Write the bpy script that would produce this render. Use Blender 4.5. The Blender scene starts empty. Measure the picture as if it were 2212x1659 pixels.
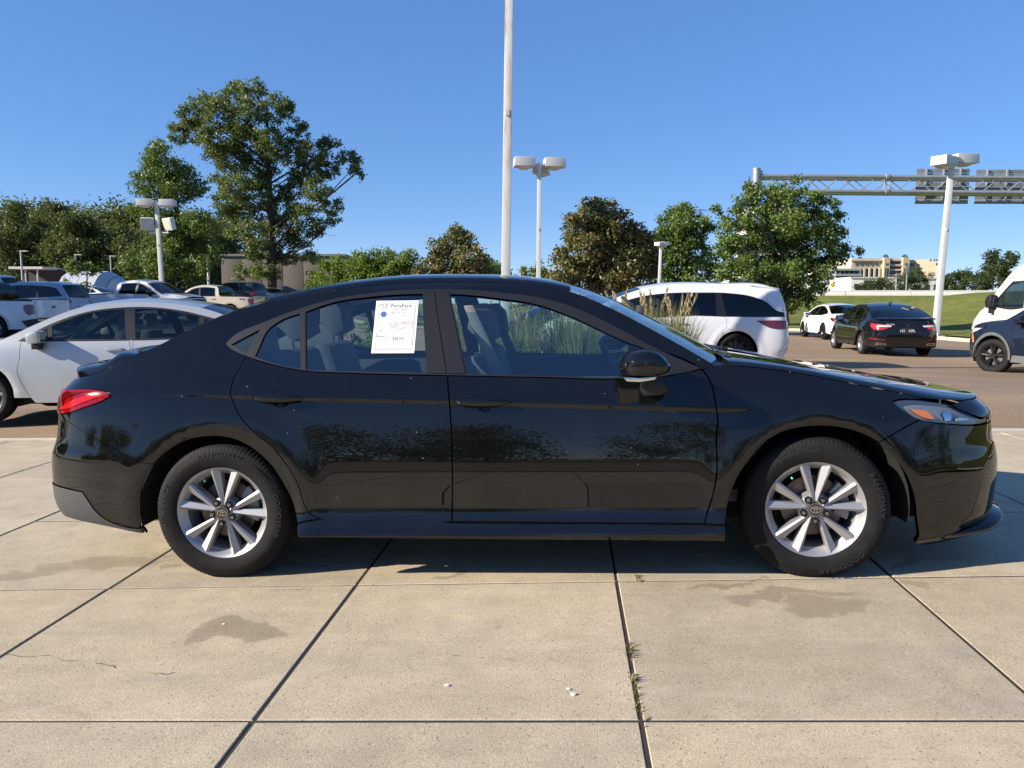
import bpy, bmesh, math, random
import numpy as np
from mathutils import Vector, Matrix
from mathutils.geometry import delaunay_2d_cdt
random.seed(7); np.random.seed(7)
PI=math.pi
scene=bpy.context.scene
COL=scene.collection
# ------------------------------------------------------------------ camera, sky, sun, exposure
FPX,CX,CY=1660.0,1106.0,829.5          # focal length and centre, for a picture 2212 units wide
CAM_H,PITCH=1.3374,0.1048
cam_d=bpy.data.cameras.new('camera'); cam=bpy.data.objects.new('camera',cam_d); COL.objects.link(cam)
cam.location=(0,0,CAM_H); cam.rotation_euler=(PI/2-PITCH,0,0)
cam_d.sensor_width=36; cam_d.lens=36*FPX/2212; cam_d.clip_start=.05; cam_d.clip_end=9000
scene.camera=cam
SUN_EL=math.radians(26); SUN_AZ=math.radians(17)   # light travels to +X, and SUN_AZ towards +Y
ldir=Vector((math.cos(SUN_AZ)*math.cos(SUN_EL),math.sin(SUN_AZ)*math.cos(SUN_EL),-math.sin(SUN_EL)))
world=bpy.data.worlds.new('World'); scene.world=world; world.use_nodes=True
wn=world.node_tree; sky=wn.nodes.new('ShaderNodeTexSky'); sky.sky_type='NISHITA'; sky.sun_disc=False
sky.sun_elevation=SUN_EL; sky.sun_rotation=math.atan2(-ldir.x,-ldir.y)
sky.air_density=.7; sky.dust_density=0.0; sky.ozone_density=8; sky.altitude=80
hs=wn.nodes.new('ShaderNodeHueSaturation'); hs.inputs['Saturation'].default_value=1.36; hs.inputs['Hue'].default_value=.514; hs.inputs['Value'].default_value=1.75; gm=wn.nodes.new('ShaderNodeGamma'); gm.inputs[1].default_value=.5; wn.links.new(sky.outputs[0],gm.inputs[0]); wn.links.new(gm.outputs[0],hs.inputs['Color']); wn.links.new(hs.outputs[0],wn.nodes['Background'].inputs[0]); wn.nodes['Background'].inputs[1].default_value=0.11
sun_d=bpy.data.lights.new('sun','SUN'); sun_d.energy=5.0; sun_d.angle=math.radians(.5); sun_d.color=(1,.90,.76)
sun=bpy.data.objects.new('sun',sun_d); COL.objects.link(sun); sun.rotation_euler=ldir.to_track_quat('-Z','Y').to_euler()
vs=scene.view_settings; vs.view_transform='Standard'; vs.look='None'; vs.exposure=1.0; vs.gamma=1; vs.use_curve_mapping=False
scene.render.engine='CYCLES'
scene.render.resolution_x=1024; scene.render.resolution_y=768

# ------------------------------------------------------------------ geometry of the view (to measure places from picture positions)
_c,_s=math.cos(PITCH),math.sin(PITCH)
def ray(px,py):
    a=(px-CX)/FPX; b=-(py-CY)/FPX
    return np.array([a,_c+b*_s,-_s+b*_c])
CAM=np.array([0,0,CAM_H])
def at(px,py,Y):
    d=ray(px,py); return CAM+d*(Y/d[1])
def ss(a,b,x):
    t=np.clip((x-a)/(b-a),0,1); return t*t*(3-2*t)
def zg(X,Y):                                   # height of the paved ground
    X=np.asarray(X,float);Y=np.asarray(Y,float)
    n=.0224*(np.clip(X,-7,7)+1.35)-.0014*(Y-4.5)
    far=-.03-.09*ss(7,12,X)+ss(6,11,-X)*(.18+.035*np.clip(Y-24,0,25))
    k=ss(7.5,13,np.hypot(X,Y-6))
    return n*(1-k)+far*k
def gp(px,py):
    d=ray(px,py); t=5/max(d[1],.1)
    for i in range(60):
        P=CAM+d*t; t+=.5*(float(zg(P[0],P[1]))-P[2])/d[2]
    return CAM+d*t
# ------------------------------------------------------------------ materials
MATS={}
def nodes_of(name):
    m=bpy.data.materials.new(name); m.use_nodes=True; MATS[name]=m
    return m,m.node_tree,m.node_tree.nodes['Principled BSDF']
def setp(b,**k):
    for a,v in k.items(): b.inputs[a.replace('_',' ')].default_value=v
def L(nt,a,b): nt.links.new(a,b)
def noise(nt,scale,detail=4,rough=.6,vec=None,dist=0):
    n=nt.nodes.new('ShaderNodeTexNoise'); n.inputs['Scale'].default_value=scale; n.inputs['Detail'].default_value=detail
    n.inputs['Roughness'].default_value=rough; n.inputs['Distortion'].default_value=dist
    if vec is not None: L(nt,vec,n.inputs['Vector'])
    return n.outputs['Fac']
def ramp(nt,fac,stops):
    r=nt.nodes.new('ShaderNodeValToRGB'); L(nt,fac,r.inputs[0]); e=r.color_ramp.elements
    while len(e)<len(stops): e.new(.5)
    for i,(p,c) in enumerate(stops):
        e[i].position=p; e[i].color=(*c,1) if len(c)==3 else c
    return r.outputs[0]
def g3(v): return (v,v,v)
def mixc(nt,fac,a,b,mode='MIX'):
    m=nt.nodes.new('ShaderNodeMix'); m.data_type='RGBA'; m.blend_type=mode
    for s,v in ((m.inputs[0],fac),(m.inputs[6],a),(m.inputs[7],b)):
        if hasattr(v,'links'): L(nt,v,s)
        elif isinstance(v,(int,float)): s.default_value=v
        else: s.default_value=(*v,1)
    return m.outputs[2]
def bump(nt,b,h,strength,dist=.01):
    n=nt.nodes.new('ShaderNodeBump'); n.inputs['Strength'].default_value=strength; n.inputs['Distance'].default_value=dist
    L(nt,h,n.inputs['Height']); L(nt,n.outputs[0],b.inputs['Normal'])
def objco(nt,which='Object'):
    return nt.nodes.new('ShaderNodeTexCoord').outputs[which]
def worldpos(nt): return nt.nodes.new('ShaderNodeNewGeometry').outputs['Position']
def M(name,col=(.5,.5,.5),rough=.5,metal=0,var=0,vscale=8,spec=.5,bumps=0,bscale=60,coat=0):
    if name in MATS: return MATS[name]
    m,nt,b=nodes_of(name); setp(b,Base_Color=(*col,1),Roughness=rough,Metallic=metal)
    b.inputs['Specular IOR Level'].default_value=spec
    if coat: b.inputs['Coat Weight'].default_value=coat; b.inputs['Coat Roughness'].default_value=.03
    if var:
        f=noise(nt,vscale,5,.6,objco(nt)); lo=tuple(c*(1-var) for c in col); hi=tuple(min(1,c*(1+var)) for c in col)
        L(nt,ramp(nt,f,[(.3,lo),(.7,hi)]),b.inputs['Base Color'])
    if bumps: bump(nt,b,noise(nt,bscale,3,.6,objco(nt)),bumps)
    return m
def glass(name,tint,ior=1.55,rough=0):
    if name in MATS: return MATS[name]
    m,nt,b=nodes_of(name); nt.nodes.remove(b)
    tr=nt.nodes.new('ShaderNodeBsdfTransparent'); tr.inputs[0].default_value=(*tint,1)
    gl=nt.nodes.new('ShaderNodeBsdfGlossy'); gl.inputs['Roughness'].default_value=rough; gl.inputs[0].default_value=(1,1,1,1)
    f0=((ior-1)/(ior+1))**2                 # thin pane: the same reflectance from both sides (Schlick)
    ge=nt.nodes.new('ShaderNodeNewGeometry'); dt=nt.nodes.new('ShaderNodeVectorMath'); dt.operation='DOT_PRODUCT'; L(nt,ge.outputs['Normal'],dt.inputs[0]); L(nt,ge.outputs['Incoming'],dt.inputs[1])
    def mt(op,a,b):
        n=nt.nodes.new('ShaderNodeMath'); n.operation=op
        for k,v in enumerate((a,b)):
            if hasattr(v,'links'): L(nt,v,n.inputs[k])
            elif v is not None: n.inputs[k].default_value=v
        return n.outputs[0]
    q=mt('POWER',mt('SUBTRACT',1.0,mt('ABSOLUTE',dt.outputs['Value'],None)),5.0); F_=mt('ADD',mt('MULTIPLY',q,1-f0),f0)
    mx=nt.nodes.new('ShaderNodeMixShader'); L(nt,F_,mx.inputs[0]); L(nt,tr.outputs[0],mx.inputs[1]); L(nt,gl.outputs[0],mx.inputs[2])
    L(nt,mx.outputs[0],nt.nodes['Material Output'].inputs[0]); return m
def paint(name,col,flake=0,dirt=.0):
    if name in MATS: return MATS[name]
    m,nt,b=nodes_of(name); setp(b,Base_Color=(*col,1),Roughness=.35 if max(col)>.1 else .3,Metallic=flake)
    b.inputs['Coat Weight'].default_value=1; b.inputs['Coat Roughness'].default_value=.02; b.inputs['Coat IOR'].default_value=1.5 if max(col)>.1 else 1.56
    b.inputs['Specular IOR Level'].default_value=.3 if max(col)>.1 else .0
    if max(col)<.02:                      # road dust and dried water spots on dark paint
        P=objco(nt); v=nt.nodes.new('ShaderNodeTexVoronoi'); v.inputs['Scale'].default_value=34; L(nt,P,v.inputs['Vector']); sc=nt.nodes.new('ShaderNodeSeparateColor'); L(nt,v.outputs['Color'],sc.inputs[0])
        a=nt.nodes.new('ShaderNodeMath'); a.operation='MULTIPLY'; L(nt,ramp(nt,v.outputs['Distance'],[(.05,g3(1)),(.09,g3(0))]),a.inputs[0]); L(nt,ramp(nt,sc.outputs[0],[(.93,g3(0)),(.96,g3(.6))]),a.inputs[1])
        dn=noise(nt,5,5,.7,P); c=mixc(nt,ramp(nt,dn,[(.45,g3(0)),(.8,g3(.004))]),col,(.5,.45,.4)); c=mixc(nt,a.outputs[0],c,(.55,.55,.55)); L(nt,c,b.inputs['Base Color'])
        L(nt,ramp(nt,noise(nt,3,4,.7,P),[(.3,g3(.006)),(.8,g3(.022))]),b.inputs['Coat Roughness'])
    return m
def leafmat(name,c1,c2,c3=None,trans=.35):
    if name in MATS: return MATS[name]
    m,nt,b=nodes_of(name); nt.nodes.remove(b)
    gi=nt.nodes.new('ShaderNodeNewGeometry').outputs['Random Per Island']
    st=[(0,c1),(.65,c2),(1,c3 or c2)]
    c=ramp(nt,gi,st)
    d=nt.nodes.new('ShaderNodeBsdfPrincipled'); L(nt,c,d.inputs['Base Color']); d.inputs['Roughness'].default_value=.5; d.inputs['Specular IOR Level'].default_value=.35
    t=nt.nodes.new('ShaderNodeBsdfTranslucent'); L(nt,mixc(nt,.5,c,(.18,.22,.03)),t.inputs[0])
    mx=nt.nodes.new('ShaderNodeMixShader'); mx.inputs[0].default_value=trans; L(nt,d.outputs[0],mx.inputs[1]); L(nt,t.outputs[0],mx.inputs[2])
    L(nt,mx.outputs[0],nt.nodes['Material Output'].inputs[0]); return m
# ------------------------------------------------------------------ object helpers
def tag(o,label,cat,group=None,kind=None):
    if label: o['label']=label
    if cat: o['category']=cat
    if group: o['group']=group
    if kind: o['kind']=kind
    return o
def link(o,parent=None):
    COL.objects.link(o)
    if parent is not None: o.parent=parent
    return o
def empty(name,label,cat,mat=None,group=None):
    o=bpy.data.objects.new(name,None); o.empty_display_size=.1; link(o); tag(o,label,cat,group)
    if mat is not None: o.matrix_world=mat
    return o
def mesh(name,V,F,mat,parent=None,smooth=True,normals=None,mi=None):
    me=bpy.data.meshes.new(name); me.from_pydata([tuple(v) for v in V],[],[tuple(f) for f in F])
    for m in (mat if isinstance(mat,(list,tuple)) else [mat]): me.materials.append(m)
    if mi is not None: me.polygons.foreach_set('material_index',mi)
    if smooth: me.polygons.foreach_set('use_smooth',[True]*len(me.polygons))
    me.update()
    if normals is not None: me.normals_split_custom_set_from_vertices([tuple(n) for n in normals])
    return link(bpy.data.objects.new(name,me),parent)
class MB:                                       # collects simple shapes into ONE mesh
    def __init__(s): s.V=[];s.F=[];s.I=[]
    def add(s,V,F,i=0):
        n=len(s.V); s.V+=[tuple(v) for v in V]; s.F+=[tuple(a+n for a in f) for f in F]; s.I+=[i]*len(F); return s
    def box(s,c,d,rz=0,i=0,bev=0,R=None):
        x,y,z=[v/2 for v in d]
        P=[(sx*x,sy*y,sz*z) for sz in(-1,1) for sy in(-1,1) for sx in(-1,1)]
        if R is None: R=Matrix.Rotation(rz,3,'Z')
        P=[R@Vector(p)+Vector(c) for p in P]
        return s.add(P,[(0,2,3,1),(4,5,7,6),(0,1,5,4),(2,6,7,3),(1,3,7,5),(0,4,6,2)],i)
    def tube(s,pts,rad,n=8,i=0,cap=True):
        pts=[Vector(p) for p in pts]; r=rad if isinstance(rad,(list,tuple)) else [rad]*len(pts)
        V=[];F=[]; up=Vector((0,0,1))
        for k,p in enumerate(pts):
            t=(pts[min(k+1,len(pts)-1)]-pts[max(k-1,0)]).normalized()
            a=t.cross(up if abs(t.z)<.95 else Vector((1,0,0))).normalized(); b=t.cross(a)
            for j in range(n):
                th=2*PI*j/n; V.append(p+(a*math.cos(th)+b*math.sin(th))*r[k])
        for k in range(len(pts)-1):
            for j in range(n): F.append((k*n+j,k*n+(j+1)%n,(k+1)*n+(j+1)%n,(k+1)*n+j))
        if cap: F+= [tuple(range(n)),tuple(range((len(pts)-1)*n,len(pts)*n))]
        return s.add(V,F,i)
    def lathe(s,prof,n=32,axis='Y',c=(0,0,0),i=0,cap=False):   # prof: (r, h)
        V=[];F=[]
        for r,h in prof:
            for j in range(n):
                th=2*PI*j/n; a,b=r*math.cos(th),r*math.sin(th)
                p={'Y':(a,h,b),'Z':(a,b,h),'X':(h,a,b)}[axis]; V.append((p[0]+c[0],p[1]+c[1],p[2]+c[2]))
        for k in range(len(prof)-1):
            for j in range(n): F.append((k*n+j,k*n+(j+1)%n,(k+1)*n+(j+1)%n,(k+1)*n+j))
        if cap: F+= [tuple(range(n)),tuple(range((len(prof)-1)*n,len(prof)*n))]
        return s.add(V,F,i)
    def prism(s,poly,y0,y1,i=0,plane='XZ'):
        n=len(poly); f={'XZ':lambda a,b,h:(a,h,b),'XY':lambda a,b,h:(a,b,h),'YZ':lambda a,b,h:(h,a,b)}[plane]
        V=[f(a,b,y0) for a,b in poly]+[f(a,b,y1) for a,b in poly]
        F=[tuple(range(n))[::-1],tuple(range(n,2*n))]+[(k,(k+1)%n,n+(k+1)%n,n+k) for k in range(n)]
        return s.add(V,F,i)
    def build(s,name,mat,parent=None,smooth=False,bevel=0,angle=40):
        o=mesh(name,s.V,s.F,mat,parent,smooth=False,mi=s.I)
        bm=bmesh.new(); bm.from_mesh(o.data); bmesh.ops.recalc_face_normals(bm,faces=bm.faces)
        if bevel:
            es=[e for e in bm.edges if len(e.link_faces)==2 and e.calc_face_angle(0)>math.radians(35)]
            bmesh.ops.bevel(bm,geom=es,offset=bevel,segments=2,affect='EDGES',profile=.6,clamp_overlap=True)
        if smooth or bevel:
            for f in bm.faces: f.smooth=True
            for e in bm.edges:
                if len(e.link_faces)==2 and e.calc_face_angle(0)>math.radians(angle): e.smooth=False
        bm.to_mesh(o.data); bm.free(); o.data.update(); return o
def copy_tree(o,parent=None):
    c=o.copy(); COL.objects.link(c); c.parent=parent
    for ch in o.children: copy_tree(ch,c)
    return c
def text_mesh(s,size=1,align='CENTER',extrude=0):
    cu=bpy.data.curves.new('t','FONT'); cu.body=s; cu.size=size; cu.align_x=align; cu.align_y='CENTER'; cu.extrude=extrude; cu.resolution_u=2
    o=bpy.data.objects.new('t',cu); COL.objects.link(o)
    dg=bpy.context.evaluated_depsgraph_get(); me=bpy.data.meshes.new_from_object(o.evaluated_get(dg))
    V=[tuple(v.co) for v in me.vertices]; F=[tuple(p.vertices) for p in me.polygons]
    bpy.data.objects.remove(o); bpy.data.curves.remove(cu); bpy.data.meshes.remove(me)
    return V,F
# ------------------------------------------------------------------ curve helpers
def dens(P,step,closed=False,corner=38):
    """smooth a polyline through its points (corners kept sharp) and resample it"""
    P=[np.array(p,float) for p in P]; n=len(P); out=[]
    def g(i): return P[i%n] if closed else P[min(max(i,0),n-1)]
    sharp=[]
    for i in range(n):
        a=g(i)-g(i-1); b=g(i+1)-g(i); la,lb=np.linalg.norm(a),np.linalg.norm(b)
        c=1 if la<1e-9 or lb<1e-9 else np.dot(a,b)/la/lb
        sharp.append(c<math.cos(math.radians(corner)) or (not closed and i in(0,n-1)))
    for i in range(n if closed else n-1):
        p1,p2=g(i),g(i+1); d=np.linalg.norm(p2-p1); k=max(1,int(math.ceil(d/step)))
        def tang(j,q):
            if sharp[j%n]: return None
            a,b=g(j)-g(j-1),g(j+1)-g(j); la,lb=np.linalg.norm(a)+1e-9,np.linalg.norm(b)+1e-9
            t=(a/la*lb+b/lb*la)/(la+lb); return t
        t1=tang(i,p1); t2=tang(i+1,p2); ch=(p2-p1)/(d+1e-9)
        if t1 is None and t2 is None: t1=t2=ch
        elif t1 is None: t1=2*ch-t2 if False else ch*1.5-t2*.5
        elif t2 is None: t2=ch*1.5-t1*.5
        for j in range(k):
            u=j/k; h=(2*u**3-3*u*u+1)*p1+(u**3-2*u*u+u)*d*t1+(-2*u**3+3*u*u)*p2+(u**3-u*u)*d*t2
            out.append(h)
    if not closed: out.append(P[-1])
    return np.array(out)
def inpoly(pts,poly):
    x,y=pts[:,0],pts[:,1]; r=np.zeros(len(pts),bool); n=len(poly)
    for i in range(n):
        x1,y1=poly[i]; x2,y2=poly[(i+1)%n]
        c=((y1>y)!=(y2>y)); 
        if y2!=y1: r^= c&(x<(x2-x1)*(y-y1)/(y2-y1)+x1)
    return r
def area(P): return .5*np.sum(P[:,0]*np.roll(P[:,1],-1)-np.roll(P[:,0],-1)*P[:,1])
def inset(P,d):
    P=np.asarray(P,float); 
    if area(P)<0: P=P[::-1]
    a=P-np.roll(P,1,0); b=np.roll(P,-1,0)-P
    def nrm(v): v=np.stack([-v[:,1],v[:,0]],1); return v/(np.linalg.norm(v,axis=1,keepdims=True)+1e-9)
    na,nb=nrm(a),nrm(b); m=na+nb; m/=(np.linalg.norm(m,axis=1,keepdims=True)+1e-9)
    c=np.clip((m*na).sum(1),.5,1)
    return P+m*(d/c)[:,None]
# ------------------------------------------------------------------ a car body as a surface |y| = w(x,z), cut into panels
class Body:
    def __init__(s,root,xm,rear,front,tilt,wref,nr=6,nf=5,step=.03,flares=(),crease=None,wz=.36):
        s.root=root; s.xm=xm; s.nr=nr; s.nf=nf; s.step=step; s.flares=flares; s.crease=crease
        s.rz=np.array(sorted((z,x) for x,z in rear)); s.fz=np.array(sorted((z,x) for x,z in front))
        def sm(a):
            zz=np.arange(a[0,0]-.05,a[-1,0]+.05,.01); xx=np.interp(zz,a[:,0],a[:,1])
            k=np.array([1,2,3,2,1.]);k/=k.sum(); xx=np.convolve(np.pad(xx,2,'edge'),k,'valid'); return zz,xx
        s.rz=sm(s.rz); s.fz=sm(s.fz)
        z=np.arange(0,3.2,.005); t=np.radians(np.interp(z,[a for a,b in tilt],[b for a,b in tilt]))
        w=-np.cumsum(np.tan(t))*.005; s.zt=z; s.wt=w-np.interp(wz,z,w)+wref
        s.wt2=None; s.Wn=wref
        th=np.linspace(0,1,600); s.tab={}
        for n,h in((nr,abs(xm-s.rz[1].min())),(nf,abs(s.fz[1].max()-xm))):
            q=th*PI/2; t=np.sin(q)**(2/n); g=np.cos(q)**(2/n); t[0]=0;g[-1]=0;t[-1]=1
            d=np.hypot(np.diff(t)*h,np.diff(g)*wref); a=np.concatenate([[0],np.cumsum(d)])
            s.tab[(n,h)]=(t,g,a)
        s.keyr=(nr,abs(xm-s.rz[1].min())); s.keyf=(nf,abs(s.fz[1].max()-xm))
    def xr(s,z): return np.interp(z,*s.rz)
    def xf(s,z): return np.interp(z,*s.fz)
    def W(s,x,z):
        x=np.asarray(x,float); z=np.asarray(z,float)
        w=np.interp(z,s.zt,s.wt)
        if s.wt2 is not None:
            k=ss(.42,.22,x)+ss(2.45,2.65,x); w=w*(1-k)+np.interp(z,s.zt,s.wt2)*k
        if s.crease is not None:
            cx,cz,ca=s.crease; zc=np.interp(x,cx,cz); A=np.interp(x,cx,ca)
            u=z-zc; w=w+A*(ss(-.010,.010,u)*np.exp(-np.clip(u-.008,0,1)/.06))
        for (fx,fz,R,dep,wd) in s.flares:
            d=np.hypot(x-fx,z-fz)-R
            w=w-dep*(1-ss(-.01,wd,d))+dep*.6*np.exp(-((d-wd*1.5)/(wd*1.3))**2)
        return w
    def t(s,x,z):
        x=np.asarray(x,float); z=np.asarray(z,float)
        return np.where(x<s.xm,(x-s.xm)/np.maximum(.1,s.xm-s.xr(z)),(x-s.xm)/np.maximum(.1,s.xf(z)-s.xm))
    def w(s,x,z):
        t=np.clip(s.t(x,z),-1,1); n=np.where(t<0,s.nr,s.nf)
        return s.W(x,z)*np.maximum(0,1-np.abs(t)**n)**(1/n)
    def nrm(s,x,y,z):
        def Fn(x,y,z):
            t=s.t(x,z); n=np.where(t<0,s.nr,s.nf)
            return np.abs(y/s.W(x,z))**n+np.abs(t)**n
        e=2e-3
        g=np.stack([Fn(x+e,y,z)-Fn(x-e,y,z),Fn(x,y+e,z)-Fn(x,y-e,z),Fn(x,y,z+e)-Fn(x,y,z-e)],-1)
        return g/(np.linalg.norm(g,axis=-1,keepdims=True)+1e-12)
    def x_front(s,y,z): return s.xm+(s.xf(z)-s.xm)*np.maximum(0,1-(np.abs(y)/s.W(s.xm,z))**s.nf)**(1/s.nf)
    def x_rear(s,y,z): return s.xm-(s.xm-s.xr(z))*np.maximum(0,1-(np.abs(y)/s.W(s.xm,z))**s.nr)**(1/s.nr)
    def a_of(s,t):
        T,G,A=s.tab[s.keyr if t<0 else s.keyf]; return math.copysign(np.interp(abs(t),T,A),t)
    def pt(s,p):
        """(x,z) on the side; ('r',y,z) / ('f',y,z) on the rear / front face  ->  (arc,z)"""
        if p[0] in('r','f'):
            y,z=abs(p[1]),p[2]; k=s.keyr if p[0]=='r' else s.keyf; T,G,A=s.tab[k]
            g=min(1,y/float(s.W(s.xm,z))); a=np.interp(-g,-G,A); return (-a if p[0]=='r' else a,z)
        return (s.a_of(float(np.clip(s.t(p[0],p[1]),-1,1))),p[1])
    def xyz(s,az,off=0):
        a,z=az[:,0],az[:,1]; x=np.zeros(len(a)); g=np.zeros(len(a)); t=np.zeros(len(a))
        for k,m in((s.keyr,a<0),(s.keyf,a>=0)):
            T,G,A=s.tab[k]; t[m]=np.sign(a[m])*np.interp(np.abs(a[m]),A,T); g[m]=np.interp(np.abs(a[m]),A,G)
        x=np.where(t<0,s.xm+t*(s.xm-s.xr(z)),s.xm+t*(s.xf(z)-s.xm)); y=s.W(x,z)*g
        n=s.nrm(x,np.maximum(y,1e-4),z); P=np.stack([x,y,z],-1)
        if callable(off):
            o=off(z); g=(off(z+.002)-o)/.002; P=P+n*o[:,None]; n=n-np.stack([0*g,0*g,g],-1); n/=np.linalg.norm(n,axis=1,keepdims=True); return P,n
        return P+n*off,n
    def panel(s,name,poly,mat,holes=(),off=0,gap=.0035,depth=.02,step=None,side=(-1,),join=False,parent=None,raw=False,corner=38,label=None,rows=True):
        st=step or s.step
        conv=lambda Q:np.array([s.pt(p) for p in Q])
        O=dens(conv(poly),st,True,corner) if not raw else np.array(poly)
        if gap: O=inset(O,gap)
        elif area(O)<0: O=O[::-1]
        Hs=[dens(conv(h),st,True,corner) for h in holes]
        lo,hi=O.min(0),O.max(0)
        ax=np.arange(lo[0]+st*.5,hi[0],st); az=np.arange(lo[1]+st*.5,hi[1],st)
        pts=np.array([(x+(.5*st if j%2 else 0),z) for j,z in enumerate(az) for x in ax]) if len(ax) and len(az) else np.zeros((0,2))
        if s.crease is not None and rows:
            ex=[]
            for d in(-.018,-.011,-.007,-.003,.003,.007,.011,.017,.025):
                for a in np.arange(lo[0],hi[0],st):
                    k=s.keyr if a<0 else s.keyf; T,G,A=s.tab[k]; t=math.copysign(np.interp(abs(a),A,T),a)
                    zz=.85
                    x=s.xm+t*((s.xm-float(s.xr(zz))) if t<0 else (float(s.xf(zz))-s.xm)); ex.append((a,float(np.interp(x,s.crease[0],s.crease[1]))+d))
            zc=[e[1] for e in ex]
            if pts.size and ex: 
                e=np.array(ex); keep=np.abs(pts[:,1]-np.interp(pts[:,0],e[:len(e)//9,0],e[4*(len(e)//9):5*(len(e)//9),1]))>.026
                pts=np.concatenate([pts[keep],e])
        if len(pts):
            k=inpoly(pts,O)
            for h in Hs: k&=~inpoly(pts,h)
            pts=pts[k]
            # keep inner points off the outline
            B=np.concatenate([O]+Hs); d=np.min(np.hypot(pts[:,None,0]-B[None,:,0],pts[:,None,1]-B[None,:,1]),axis=1) if len(pts) else np.zeros(0)
            pts=pts[d>min(.3*st,.006)]
        loops=[O]+Hs; V2=[];E=[]
        for lp in loops:
            n0=len(V2); V2+=[Vector(p) for p in lp]; E+=[(n0+i,n0+(i+1)%len(lp)) for i in range(len(lp))]
        V2+=[Vector(p) for p in pts]
        vo,eo,fo,ov,oe,of=delaunay_2d_cdt(V2,E,[],0,1e-5)
        vo=np.array([tuple(v) for v in vo]); fo=np.array([f for f in fo if len(f)==3])
        cen=vo[fo].mean(1); k=inpoly(cen,O)
        for h in Hs: k&=~inpoly(cen,h)
        fo=fo[k]
        ar=(vo[fo[:,1],0]-vo[fo[:,0],0])*(vo[fo[:,2],1]-vo[fo[:,0],1])-(vo[fo[:,1],1]-vo[fo[:,0],1])*(vo[fo[:,2],0]-vo[fo[:,0],0])
        fo=fo[np.abs(ar)>1e-10]; ar=ar[np.abs(ar)>1e-10]
        fo[ar<0]=fo[ar<0][:,::-1]
        P,N=s.xyz(vo,off)
        # boundary edges -> wall inwards
        if depth:
            cnt={}
            for f in fo:
                for a,b in((0,1),(1,2),(2,0)): cnt[(f[a],f[b])]=1
            wall=[e for e in cnt if (e[1],e[0]) not in cnt and not (P[e[0],1]<.004 and P[e[1],1]<.004)]
            if wall:
                w=np.array(wall); A_,B_=P[w[:,0]],P[w[:,1]]; dirs=N[w[:,0]]; dirs2=N[w[:,1]]
                n0=len(P); m=len(w)
                tn=np.cross(B_-A_,dirs); tn/=np.linalg.norm(tn,axis=1,keepdims=True)+1e-9
                P=np.concatenate([P,A_,B_,B_-dirs2*depth,A_-dirs*depth]); N=np.concatenate([N,tn,tn,tn,tn])
                i=np.arange(m); q=np.stack([n0+i+m,n0+i,n0+3*m+i,n0+2*m+i],1)
                F=[tuple(f) for f in fo]+[tuple(x) for x in q]
            else: F=[tuple(f) for f in fo]
        else: F=[tuple(f) for f in fo]
        used=np.zeros(len(P),bool); used[[i for f in F for i in f]]=True; idx=np.cumsum(used)-1
        P,N=P[used],N[used]; F=[tuple(int(idx[i]) for i in f) for f in F]
        def mk(sg):
            Q=P*np.array([1,sg,1]); NN=N*np.array([1,sg,1]); FF=[f[::-1] for f in F] if sg>0 else F
            return Q,NN,FF
        par=parent or s.root; res=[]
        if join:
            Q,NN,FF=mk(-1); Q2,N2,F2=mk(1); n=len(Q)
            res.append(mesh(name,np.concatenate([Q,Q2]),FF+[tuple(i+n for i in f) for f in F2],mat,par,normals=np.concatenate([NN,N2])))
        else:
            for sg in side:
                Q,NN,FF=mk(sg); res.append(mesh(name,Q,FF,mat,par,normals=NN))
        if label: res[0]['label']=label
        return res[0] if len(res)==1 else res
    def loft(s,name,edge,B,mat,p=2.0,nv=25,step=.05,parent=None,pin=.0,curve=None,smoothedge=True,vr=(-1,1),xend=None):
        """surface between an edge on the near side and its mirror; B(u)->(dx,dz) bow at the centre"""
        E=dens(edge,step) if smoothedge else np.array(edge,float); m=len(E)
        ww=s.w(E[:,0],E[:,1])-pin if curve is None else np.array(curve)
        vs_=np.linspace(vr[0],vr[1],nv); vs_=np.sign(vs_)*np.abs(vs_)**.8
        V=[];F=[]
        for i in range(m):
            u=i/(m-1); b=np.array(B(u))
            for v in vs_:
                k=max(0,1-abs(v)**p)**(1/p if p>2.2 else 1)
                V.append((E[i,0]+b[0]*(1-v*v),v*ww[i],E[i,1]+b[1]*k))
        for i in range(m-1):
            for j in range(nv-1): F.append((i*nv+j,(i+1)*nv+j,(i+1)*nv+j+1,i*nv+j+1))
        V=np.array(V)
        if xend:
            u0,fn=xend; uu=np.repeat(np.linspace(0,1,m),nv); bl=np.clip((uu-u0)/(1-u0),0,1)**2 if u0>=0 else np.clip((-u0-uu)/(-u0),0,1)**2
            V[:,0]+=(fn(np.abs(V[:,1]))-np.repeat(E[:,0],nv)*0-V[:,0])*0+bl*(fn(np.abs(V[:,1]))-fn(np.repeat(ww,nv)))
        o=mesh(name,V,F,mat,parent or s.root); return o,V.reshape(m,nv,3)
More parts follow.
